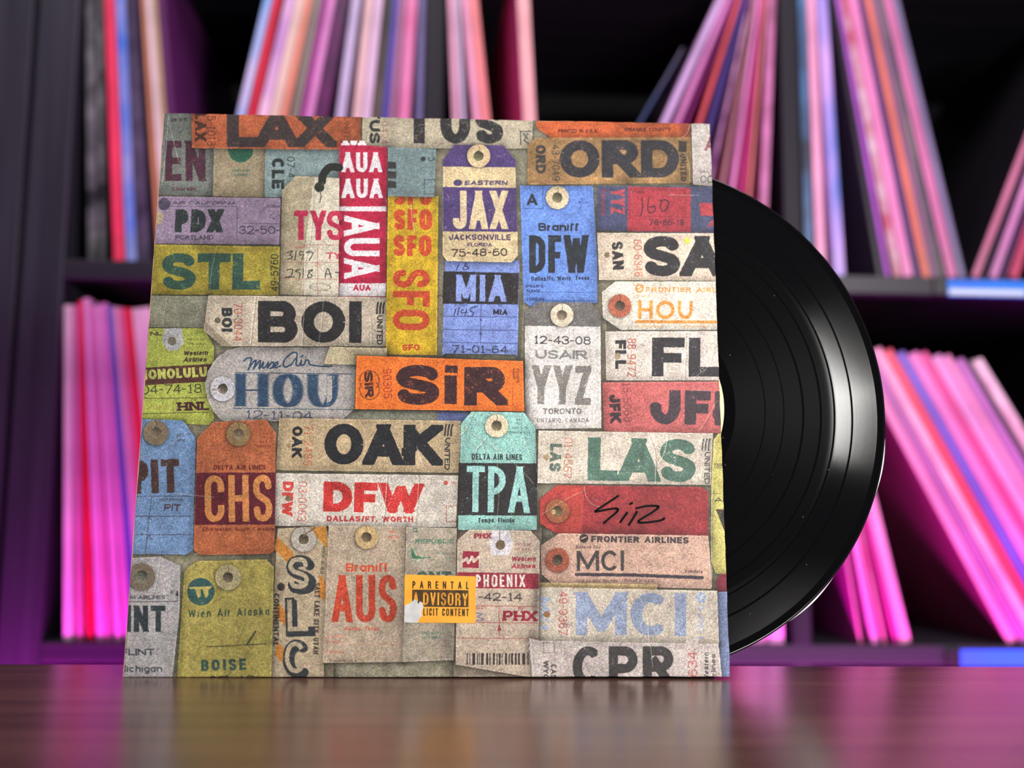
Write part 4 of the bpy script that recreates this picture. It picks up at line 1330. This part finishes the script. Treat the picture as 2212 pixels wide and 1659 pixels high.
# signature in black marker
ink_m = mat('marker_ink', (6, 5, 6), 0.6, 0.15)
sig = []
for st, closed in (([(1336, 1071), (1310, 1088), (1289, 1102), (1287, 1105), (1300, 1103), (1322, 1099), (1334, 1099), (1332, 1106), (1318, 1118), (1304, 1130)], 0),
                   ([(1355, 1107), (1347, 1118), (1340, 1128)], 0), ([(1361, 1089), (1366, 1086)], 0),
                   ([(1376, 1105), (1366, 1122), (1358, 1134)], 0),
                   ([(1374, 1098), (1398, 1093), (1418, 1093), (1422, 1096), (1410, 1106), (1390, 1118), (1379, 1126), (1386, 1129), (1410, 1127), (1430, 1123), (1435, 1119)], 0)):
    P = smooth(st, 5)
    for (ax, ay), (bx_, by_) in zip(P, P[1:]):
        l = math.hypot(bx_ - ax, by_ - ay)
        if l < 1e-3:
            continue
        ex, ey = (bx_ - ax) / l, (by_ - ay) / l
        hw, e = 2.2, 1.0
        sig.append([(ax - ex * e - ey * hw, ay - ey * e + ex * hw), (ax - ex * e + ey * hw, ay - ey * e - ex * hw), (bx_ + ex * e + ey * hw, by_ + ey * e - ex * hw), (bx_ + ex * e - ey * hw, by_ + ey * e + ex * hw)])
o = flat('signature', sig, ys, ink_m, jacket)
o['label'] = 'black marker signature on the red tag'

# ---- the record
DR = 0.1437


def record_mesh(name, profile, seg=256):
    bm = bmesh.new()
    rings = []
    for r, z in profile:
        if r < 1e-6:
            rings.append([bm.verts.new((0, 0, z))])
        else:
            rings.append([bm.verts.new((r * math.cos(2 * math.pi * i / seg), r * math.sin(2 * math.pi * i / seg), z)) for i in range(seg)])
    for a, b in zip(rings, rings[1:]):
        for i in range(seg):
            j = (i + 1) % seg
            if len(a) == 1:
                bm.faces.new((a[0], b[i], b[j]))
            elif len(b) == 1:
                bm.faces.new((a[i], b[0], a[j]))
            else:
                bm.faces.new((a[i], b[i], b[j], a[j]))
    bmesh.ops.recalc_face_normals(bm, faces=bm.faces[:])
    me_ = bpy.data.meshes.new(name)
    bm.to_mesh(me_)
    bm.free()
    for p_ in me_.polygons:
        p_.use_smooth = True
    return me_


def vinyl_material():
    m = bpy.data.materials.new('black_vinyl')
    m.use_nodes = True
    nt = m.node_tree
    L_ = nt.links.new
    b = nt.nodes['Principled BSDF']
    b.inputs['Base Color'].default_value = (0.003, 0.003, 0.0035, 1)
    b.inputs['Roughness'].default_value = 0.32
    b.inputs['Specular IOR Level'].default_value = 0.05
    tc = nt.nodes.new('ShaderNodeTexCoord')
    sep = nt.nodes.new('ShaderNodeSeparateXYZ')
    L_(tc.outputs['Object'], sep.inputs[0])
    cmb = nt.nodes.new('ShaderNodeCombineXYZ')
    L_(sep.outputs[0], cmb.inputs[0]); L_(sep.outputs[1], cmb.inputs[1])
    ln = nt.nodes.new('ShaderNodeVectorMath'); ln.operation = 'LENGTH'
    L_(cmb.outputs[0], ln.inputs[0])
    # fine grooves as relief running round the centre
    mul = nt.nodes.new('ShaderNodeMath'); mul.operation = 'MULTIPLY'; mul.inputs[1].default_value = 2600.0
    L_(ln.outputs['Value'], mul.inputs[0])
    wv = nt.nodes.new('ShaderNodeTexNoise'); wv.noise_dimensions = '1D'
    wv.inputs['Scale'].default_value = 1.0; wv.inputs['Detail'].default_value = 2.0
    L_(mul.outputs[0], wv.inputs['W'])
    bp = nt.nodes.new('ShaderNodeBump')
    bp.inputs['Strength'].default_value = 0.55
    bp.inputs['Distance'].default_value = 0.00006
    L_(wv.outputs['Fac'], bp.inputs['Height'])
    # smooth bands between the tracks, the run-out and the rim: no grooves there
    ramp = nt.nodes.new('ShaderNodeValToRGB')
    ramp.color_ramp.interpolation = 'CONSTANT'
    mr = nt.nodes.new('ShaderNodeMapRange'); mr.inputs[1].default_value = 0.0; mr.inputs[2].default_value = 0.15
    L_(ln.outputs['Value'], mr.inputs[0])
    L_(mr.outputs[0], ramp.inputs[0])
    e = ramp.color_ramp.elements
    e[0].position = 0; e[0].color = (0, 0, 0, 1)
    e[1].position = 0.0587 / .15; e[1].color = (1, 1, 1, 1)
    for gr_ in (0.0755, 0.0860, 0.0970, 0.1070, 0.1145, 0.1245):
        a_ = e.new((gr_ - 0.0004) / .15); a_.color = (0, 0, 0, 1)
        a_ = e.new((gr_ + 0.0004) / .15); a_.color = (1, 1, 1, 1)
    a_ = e.new(0.1385 / .15); a_.color = (0, 0, 0, 1)
    sm = nt.nodes.new('ShaderNodeMath'); sm.operation = 'MULTIPLY'; sm.inputs[1].default_value = 0.2
    L_(ramp.outputs[0], sm.inputs[0]); L_(sm.outputs[0], bp.inputs['Strength'])
    L_(bp.outputs[0], b.inputs['Normal'])
    r2 = nt.nodes.new('ShaderNodeValToRGB')
    r2.color_ramp.elements[0].position = 0.110 / .15; r2.color_ramp.elements[0].color = (.42, .42, .42, 1)
    r2.color_ramp.elements[1].position = 0.1165 / .15; r2.color_ramp.elements[1].color = (.14, .14, .14, 1)
    L_(mr.outputs[0], r2.inputs[0])
    ro = nt.nodes.new('ShaderNodeMixRGB'); ro.inputs[1].default_value = (.5, .5, .5, 1)
    L_(ramp.outputs[0], ro.inputs[0]); L_(r2.outputs[0], ro.inputs[2]); L_(ro.outputs[0], b.inputs['Roughness'])
    sp = nt.nodes.new('ShaderNodeValToRGB')
    sp.color_ramp.elements[0].position = 0.112 / .15; sp.color_ramp.elements[0].color = (.02, .02, .02, 1)
    sp.color_ramp.elements[1].position = 0.1165 / .15; sp.color_ramp.elements[1].color = (.17, .17, .17, 1)
    L_(mr.outputs[0], sp.inputs[0])
    sx_ = nt.nodes.new('ShaderNodeMath'); sx_.operation = 'MULTIPLY'
    L_(sp.outputs[0], sx_.inputs[0]); L_(ramp.outputs[0], sx_.inputs[1]); L_(sx_.outputs[0], b.inputs['Specular IOR Level'])
    an = nt.nodes.new('ShaderNodeMath'); an.operation = 'MULTIPLY'; an.inputs[1].default_value = 0.9
    L_(ramp.outputs[0], an.inputs[0]); L_(an.outputs[0], b.inputs['Anisotropic'])
    b.inputs['Anisotropic Rotation'].default_value = 0.25
    tg = nt.nodes.new('ShaderNodeTangent'); tg.direction_type = 'RADIAL'; tg.axis = 'Z'
    L_(tg.outputs[0], b.inputs['Tangent'])
    # specks of dust
    vo = nt.nodes.new('ShaderNodeTexVoronoi'); vo.inputs['Scale'].default_value = 190.0
    L_(tc.outputs['Object'], vo.inputs['Vector'])
    lt = nt.nodes.new('ShaderNodeMath'); lt.operation = 'LESS_THAN'; lt.inputs[1].default_value = 0.055
    L_(vo.outputs['Distance'], lt.inputs[0])
    vsep = nt.nodes.new('ShaderNodeSeparateColor'); L_(vo.outputs['Color'], vsep.inputs[0])
    g2 = nt.nodes.new('ShaderNodeMath'); g2.operation = 'GREATER_THAN'; g2.inputs[1].default_value = 0.84
    L_(vsep.outputs[0], g2.inputs[0])
    m3 = nt.nodes.new('ShaderNodeMath'); m3.operation = 'MULTIPLY'
    L_(lt.outputs[0], m3.inputs[0]); L_(g2.outputs[0], m3.inputs[1])
    mix = nt.nodes.new('ShaderNodeMixRGB')
    mix.inputs[1].default_value = (0.003, 0.003, 0.0035, 1); mix.inputs[2].default_value = (0.14, 0.13, 0.12, 1)
    L_(m3.outputs[0], mix.inputs[0]); L_(mix.outputs[0], b.inputs['Base Color'])
    return m


vin = vinyl_material()
rim_m = mat('record_rim', (14, 14, 15), 0.12, 0.9)
cu, cv = 0.2643, 0.1448
rec = empty('vinyl_record', (0, 0, 0))
RM = JM @ Matrix.Translation((cu, 0.0048, cv)) @ Matrix.Rotation(math.radians(90), 4, 'X')     # local z toward the viewer
rec.matrix_world = RM
tag(rec, 'black vinyl record half pulled out of the baggage tag jacket', 'vinyl record')
me = record_mesh('grooved_disc', [(0, .0008), (.050, .0008), (.0508, .0006), (.0560, .0006), (.0587, .0008), (DR - .0052, .0009), (DR - .0045, .0007), (DR - .0012, .0011)])
link('grooved_disc', me, rec, vin)
me = record_mesh('rim', [(DR - .0012, .0011), (DR - .0006, .0010), (DR - .0001, .0005), (DR, 0), (DR - .0001, -.0005), (DR - .0006, -.0010), (DR - .004, -.0012), (0, -.0009)])
link('rim', me, rec, rim_m)
me = record_mesh('centre_label', [(0.0036, .00100), (.0526, .00100), (.0529, .0008)])
link('centre_label', me, rec, mat('cream_label', (232, 232, 176), 0.6, 0.3))['label'] = 'pale yellow centre label'

# white paper inner sleeve whose wavy round edge peeks out behind the record
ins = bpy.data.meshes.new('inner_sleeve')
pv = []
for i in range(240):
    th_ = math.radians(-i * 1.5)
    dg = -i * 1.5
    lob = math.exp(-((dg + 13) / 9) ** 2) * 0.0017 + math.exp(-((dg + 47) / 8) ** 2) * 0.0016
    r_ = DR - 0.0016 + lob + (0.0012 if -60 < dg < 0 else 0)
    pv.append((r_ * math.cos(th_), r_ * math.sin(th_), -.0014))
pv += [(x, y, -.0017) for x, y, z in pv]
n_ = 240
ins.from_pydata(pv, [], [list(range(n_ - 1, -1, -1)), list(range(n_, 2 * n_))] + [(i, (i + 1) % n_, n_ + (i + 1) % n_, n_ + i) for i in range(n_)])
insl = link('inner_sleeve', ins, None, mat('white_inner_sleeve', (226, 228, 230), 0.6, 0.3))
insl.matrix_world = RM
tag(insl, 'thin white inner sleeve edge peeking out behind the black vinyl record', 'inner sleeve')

# ---- the table
tab = empty('table', (0.40, -0.75, FLOOR))
tag(tab, 'dark brown polished wood table under the album jacket', 'table')
top_m = mat('polished_dark_wood', (92, 60, 50), 0.24, 0.5, noise=((72, 46, 38), (3.0, 70, 70), 6), bump=((8, 260, 260), 0.10), coat=0.0)
top_m.node_tree.nodes['Principled BSDF'].inputs['IOR'].default_value = 2.1
ox, oy, oz = 0.40, -0.75, FLOOR
TX0, TX1, TY0, TY1 = -0.75, 1.6, -1.15, -0.3705
box('table_top', TX0 - ox, TX1 - ox, TY0 - oy, TY1 - oy, ZT - 0.032 - oz, ZT - oz, top_m, tab, 0.0015)
for lx_ in (TX0 + .06, TX1 - .12):
    for ly_ in (TY0 + .06, TY1 - .12):
        box('leg', lx_ - ox, lx_ + .06 - ox, ly_ - oy, ly_ + .06 - oy, 0, ZT - 0.032 - oz, top_m, tab, 0.002)
box('apron', TX0 + .1 - ox, TX1 - .1 - ox, TY1 - .09 - oy, TY1 - .07 - oy, ZT - .11 - oz, ZT - .032 - oz, top_m, tab)

# ------------------------------------------------------------------ record sleeves on the shelves
sleeve_mats = {}


def sleeve_mat(rgb, spots=None, rough=0.38):
    key = (rgb, spots)
    if key not in sleeve_mats:
        nz = None
        if spots:
            c2, sc = spots
            nz = (c2, (30, 30, sc), 2)
        else:
            nz = (tuple(int(v * .88) for v in rgb), (30, 30, 14), 3)
        sleeve_mats[key] = mat('sleeve_print', rgb, rough, 0.4, noise=nz)
    return sleeve_mats[key]


SL = 0.314
YF = 0.006


def edge_line(board_z, xb, yb, xt, yt, wpx, yf=YF):
    """Left edge carried down to the board and one sleeve height up, and the width across, in metres."""
    a = ray_to(xb, yb, plane_y=yf)
    b = ray_to(xt, yt, plane_y=yf)
    c = ray_to(xb + wpx, yb, plane_y=yf)
    s = (b.x - a.x) / (b.z - a.z)
    xl0 = a.x + (board_z - a.z) * s
    return [xl0, xl0 + SL * s, c.x - a.x]


def sleeve(board_z, xl0, xl1, wx, rgb, label, group=None, spots=None, face=None, yaw=0.0, h=None, yf=YF):
    h = h or SL - 0.0012 + 0.0028 * math.sin(xl0 * 977.0)
    ang = math.atan2(xl1 - xl0, SL)
    th = max(0.0020, wx * math.cos(ang))
    z0, x0 = board_z + 0.0002, xl0
    if ang > 0:
        z0 += th * math.sin(ang)
        x0 += th * math.sin(ang) * math.tan(ang)
    t = empty('record_sleeve', (x0, yf, z0))
    t.rotation_euler = (0, ang, yaw)
    tag(t, label, 'record', group)
    box('cover', 0.0001, th - 0.0001, 0.0012, SL, 0, h, face or sleeve_mat(rgb), t, min(0.0006, th * .2))
    box('spine', 0, th, 0, 0.0011, 0.0002, h - 0.0002, sleeve_mat(rgb, spots), t, min(0.0005, th * .3))


ORD = ['first', 'second', 'third', 'fourth', 'fifth', 'sixth', 'seventh', 'eighth', 'ninth', 'tenth', 'eleventh', 'twelfth', 'thirteenth', 'fourteenth', 'fifteenth', 'sixteenth', 'seventeenth', 'eighteenth']


def run(board_z, yb, yt, place, group, items, lo=None, hi=None):
    L = []
    for it in items:
        ex = dict(it[6]) if len(it) > 6 else {}
        L.append(edge_line(board_z, it[0], ex.get('yb', yb), it[1], ex.get('yt', yt), it[2]))
    n = len(L)
    G = 0.0003
    for sweep in range(3):
        if lo is not None:                                   # keep inside the cube
            for j in (0, 1):
                over = (lo[j] if isinstance(lo, tuple) else lo) + G - L[0][j]
                if over > 0:
                    for i in range(n):
                        L[i][j] += over * (n - i) / n
        if hi is not None:
            for j in (0, 1):
                over = L[-1][j] + L[-1][2] + 2 * G - hi
                if over > 0:
                    for i in range(n):
                        L[i][j] -= over * (i + 1) / n
        for i in range(n - 1):                               # thin enough to pass the neighbour at both ends
            room = min(L[i + 1][0] - L[i][0], L[i + 1][1] - L[i][1]) - G
            L[i][2] = max(0.0022, min(L[i][2], room))
        for i in range(n - 1):
            for j in (0, 1):
                L[i + 1][j] = max(L[i + 1][j], L[i][j] + L[i][2] + G)
    for i, it in enumerate(items):
        ex = dict(it[6]) if len(it) > 6 else {}
        ex.pop('yb', 0), ex.pop('yt', 0)
        sleeve(board_z, L[i][0], L[i][1], L[i][2], it[3], '%s record, %s in the %s' % (it[4], ORD[i], place), group, it[5] if len(it) > 5 else None, **ex)

    return L[-1][0] + L[-1][2], L[-1][1] + L[-1][2]


C1, C2, C3, C4 = 0.0, OP + TH, 2 * (OP + TH), 3 * (OP + TH)        # left faces of the cubes
UP, LO = OP + TH, 0.0
WH = (235, 226, 232)
# upper left cube, group against the side panel
run(UP, 562, 0, 'left-hand group, upper left cube', 'record sleeves at the left end of the upper left cube', [
    (189, 172, 21, (34, 33, 38), 'black', ((120, 116, 124), 24)),
    (214, 197, 22, (30, 30, 34), 'charcoal', ((110, 108, 112), 22)),
    (245, 215, 23, (244, 62, 100), 'bright red'),
    (272, 240, 22, (150, 150, 214), 'lavender blue', ((60, 110, 210), 16)),
    (297, 264, 26, (58, 44, 70), 'dark purple', ((90, 76, 104), 30)),
    (340, 298, 13, (214, 140, 112), 'salmon'),
    (356, 309, 16, (236, 206, 212), 'pale pink'),
    (372, 325, 12, (196, 160, 130), 'tan'),
    (386, 338, 16, (96, 36, 96), 'deep plum')], lo=C1)
# upper left cube, long group leaning to the right
run(UP, 250, 0, 'long leaning row, upper left cube', 'record sleeves leaning right in the upper left cube', [
    (511, 570, 23, (200, 190, 232), 'sky blue and lavender', ((70, 160, 230), 8)),
    (535, 590, 15, (226, 40, 72), 'red'),
    (557, 616, 24, (238, 190, 222), 'light pink', ((170, 110, 190), 10)),
    (583, 640, 22, (244, 206, 196), 'cream pink'),
    (605, 660, 17, (240, 150, 130), 'salmon orange'),
    (628, 678, 20, (140, 128, 122), 'taupe grey'),
    (650, 698, 11, (176, 50, 156), 'magenta'),
    (661, 710, 16, (226, 140, 206), 'orchid pink'),
    (680, 728, 36, (60, 34, 66), 'dark aubergine', ((100, 30, 90), 20)),
    (727, 762, 23, (206, 186, 226), 'pale lilac'),
    (752, 783, 10, (96, 62, 84), 'plum brown'),
    (764, 792, 17, (242, 196, 202), 'peach pink'),
    (784, 812, 18, (232, 194, 228), 'pale orchid'),
    (808, 834, 18, (92, 80, 74), 'dark brown', ((24, 24, 26), 9)),
    (828, 853, 14, (92, 80, 180), 'violet blue'),
    (843, 866, 17, (176, 116, 156), 'mauve'),
    (862, 881, 38, (224, 136, 188), 'rose pink', ((206, 100, 150), 14)),
    (901, 910, 14, (120, 108, 160), 'slate lilac')], hi=C1 + OP)
# second upper cube
run(UP, 250, 0, 'small group, second upper cube', 'record sleeves in the small group of the second upper cube', [
    (973, 960, 19, (226, 160, 190), 'dusty pink'),
    (993, 978, 24, (224, 196, 232), 'pale lilac'),
    (1019, 993, 17, (240, 160, 196), 'pink'),
    (1037, 1011, 20, (240, 136, 140), 'coral pink')], lo=C2)
sleeve(UP, *edge_line(UP, 1130, 250, 1117, 0, 27), (246, 176, 182), 'single pale pink record standing alone in the middle of the second upper cube', None, face=sleeve_mat((216, 84, 170)), yaw=math.radians(4.5))
run(UP, 262, 0, 'leaning fan, second upper cube', 'record sleeves leaning right in the second upper cube', [
    (1382, 1536, 30, (60, 76, 120), 'dark blue', ((96, 78, 84), 8), dict(h=.262)),
    (1425, 1541, 25, (214, 170, 226), 'lilac pink'),
    (1456, 1562, 21, (226, 130, 200), 'orchid'),
    (1480, 1578, 22, (160, 30, 130), 'deep magenta'),
    (1508, 1590, 20, (226, 84, 100), 'red'),
    (1531, 1604, 26, (70, 44, 130), 'indigo'),
    (1562, 1621, 22, (222, 160, 206), 'speckled pink', ((130, 60, 130), 30)),
    (1585, 1632, 17, (190, 130, 140), 'rosy brown'),
    (1603, 1642, 18, (236, 140, 206), 'bright pink'),
    (1622, 1654, 14, (224, 64, 150), 'hot pink'),
    (1636, 1663, 14, (238, 140, 140), 'salmon'),
    (1655, 1670, 17, (160, 90, 130), 'mauve speckled', ((210, 120, 180), 24))], hi=C2 + OP)
# third upper cube
edge_ = run(UP, 590, 0, 'upright group, third upper cube', 'record sleeves upright at the left side of the third upper cube', [
    (1740, 1724, 22, (46, 52, 72), 'slate blue', ((80, 120, 170), 12)),
    (1764, 1742, 21, (238, 160, 200), 'light pink', None, dict(yb=570)),
    (1802, 1764, 24, (206, 160, 236), 'blue and lilac', ((50, 110, 200), 7), dict(yb=592))], lo=C3)

run(UP, 598, 0, 'left-leaning fan, third upper cube', 'record sleeves leaning left in the third upper cube', [
    (1896, 1779, 16, (40, 34, 46), 'charcoal'),
    (1914, 1792, 14, (186, 96, 214), 'bright purple'),
    (1932, 1803, 17, (186, 84, 112), 'dusky rose', ((220, 190, 210), 26)),
    (1952, 1822, 21, (238, 136, 196), 'candy pink'),
    (1976, 1846, 14, (92, 60, 124), 'violet'),
    (1994, 1860, 16, (230, 122, 110), 'coral orange'),
    (2012, 1877, 15, (150, 104, 140), 'mauve'),
    (2030, 1892, 14, (128, 120, 122), 'warm grey', ((60, 56, 90), 10)),
    (2048, 1905, 20, (214, 120, 172), 'rose'),
    (2072, 1927, 14, (132, 118, 160), 'grey lilac')], lo=edge_)
run(UP, 600, 300, 'right-leaning group, third upper cube', 'record sleeves leaning right in the third upper cube', [
    (2098, 2217, 22, (206, 120, 156), 'dusty rose', None, dict(face=sleeve_mat((30, 26, 32)))),
    (2122, 2241, 14, (58, 40, 66), 'dark aubergine'),
    (2138, 2257, 22, (220, 140, 200), 'orchid pink'),
    (2162, 2281, 14, (96, 60, 110), 'purple'),
    (2178, 2297, 22, (196, 70, 110), 'crimson')], hi=C3 + OP)

# lower left cube
run(LO, 1388, 650, 'tall row, lower left cube', 'record sleeves in the lower left cube', [
    (137, 129, 24, (238, 196, 220), 'pale pink'),
    (165, 148, 22, (220, 116, 176), 'pink'),
    (189, 161, 18, (240, 30, 76), 'bright red'),
    (209, 172, 18, (236, 150, 214), 'light orchid', None, dict(h=.318)),
    (229, 188, 17, (232, 120, 190), 'rose pink'),
    (248, 198, 20, (236, 150, 216), 'orchid'),
    (270, 213, 16, (228, 130, 206), 'pink lilac'),
    (288, 226, 14, (110, 96, 196), 'blue violet'),
    (304, 238, 14, (228, 160, 204), 'soft pink'),
    (320, 251, 13, (236, 110, 160), 'rose'),
    (336, 264, 16, (240, 40, 80), 'scarlet'),
    (355, 282, 40, (246, 196, 224), 'wide pale pink')], lo=C1)
# lower middle cube, only the last ones show under the record
run(LO, 1400, 1000, 'group beside the divider, second lower cube', 'record sleeves beside the divider of the second lower cube', [
    (1604, 1580, 18, (226, 100, 170), 'pink'),
    (1624, 1600, 34, (236, 130, 210), 'bright orchid'),
    (1662, 1648, 32, (240, 150, 220), 'light pink')], hi=C2 + OP)
# third lower cube
edge_ = run(LO, 1404, 1206, 'left-hand group, third lower cube', 'record sleeves in the left group of the third lower cube', [
    (1859, 1826, 24, (234, 120, 180), 'rose pink', None, dict(face=sleeve_mat((200, 60, 160)))),
    (1888, 1840, 24, (236, 130, 206), 'orchid pink'),
    (1913, 1862, 22, (236, 100, 166), 'spotted pink', ((236, 160, 206), 18)),
    (1936, 1880, 12, (200, 40, 150), 'magenta'),
    (1949, 1892, 24, (236, 140, 196), 'soft pink')], lo=C3)

run(LO, 1408, 937, 'slanted group, third lower cube', 'record sleeves in the slanted group of the third lower cube', [
    (2188, 1900, 26, (236, 130, 190), 'pink', None, dict(face=sleeve_mat((120, 56, 84)))),
    (2216, 1928, 24, (180, 90, 170), 'purple'),
    (2242, 1954, 26, (226, 130, 176), 'rose', ((236, 170, 200), 20)),
    (2270, 1982, 24, (232, 60, 100), 'crimson'),
    (2296, 2008, 26, (120, 84, 200), 'violet'),
    (2324, 2036, 30, (238, 124, 200), 'orchid pink'),
    (2356, 2068, 22, (224, 70, 150), 'hot pink'),
    (2380, 2092, 28, (234, 150, 214), 'light orchid'),
    (2410, 2122, 22, (236, 140, 196), 'candy pink'),
    (2434, 2146, 26, (190, 110, 190), 'mauve'),
    (2462, 2174, 14, (70, 60, 70), 'charcoal'),
    (2478, 2190, 28, (230, 190, 210), 'speckled pale pink', ((200, 120, 160), 24))], lo=edge_)

# ---- paper labels on the shelf edges
lab_b = mat('label_blue', (30, 124, 236), 0.5, 0.4, noise=((40, 112, 224), (40, 40, 40), 3))
lab_w = mat('label_white', (206, 224, 232), 0.6, 0.3)
lab_k = mat('label_dark_print', (30, 36, 80), 0.6)


def edge_label(px0, px1, py0, py1, label, white, words):
    a, b = ray_to(px0, py0, plane_y=-0.001), ray_to(px1, py1, plane_y=-0.001)
    t = empty('shelf_label', ((a.x + b.x) / 2, 0.0015, b.z))
    tag(t, label, 'label')
    w, h = (b.x - a.x) / 2, a.z - b.z
    box('card', -w, w, -0.0012, 0, 0, h, lab_b, t, 0.0003)
    if white:
        box('white_band', -w + .001, -w * .05, -0.0016, -0.0012, h * .08, h * .42, lab_w, t)
    r = random.Random(3)
    x = -w + 0.02
    k = 0
    for wd_ in words:
        box('lettering', x, x + wd_, -0.0014, -0.00125, h * .50, h * .72, lab_k, t)
        x += wd_ + 0.004
    box('holder', -w - 0.0145, -w - 0.001, -0.003, 0, h * .05, h * 1.0, mat('holder_dark', (24, 20, 26), 0.4), t, 0.0006)
    return t


edge_label(2048, 2400, 603, 645, 'blue and white paper label on the edge of the upper shelf', True, ())
edge_label(2076, 2400, 1404, 1441, 'plain blue paper label on the edge of the lower shelf', False, ())
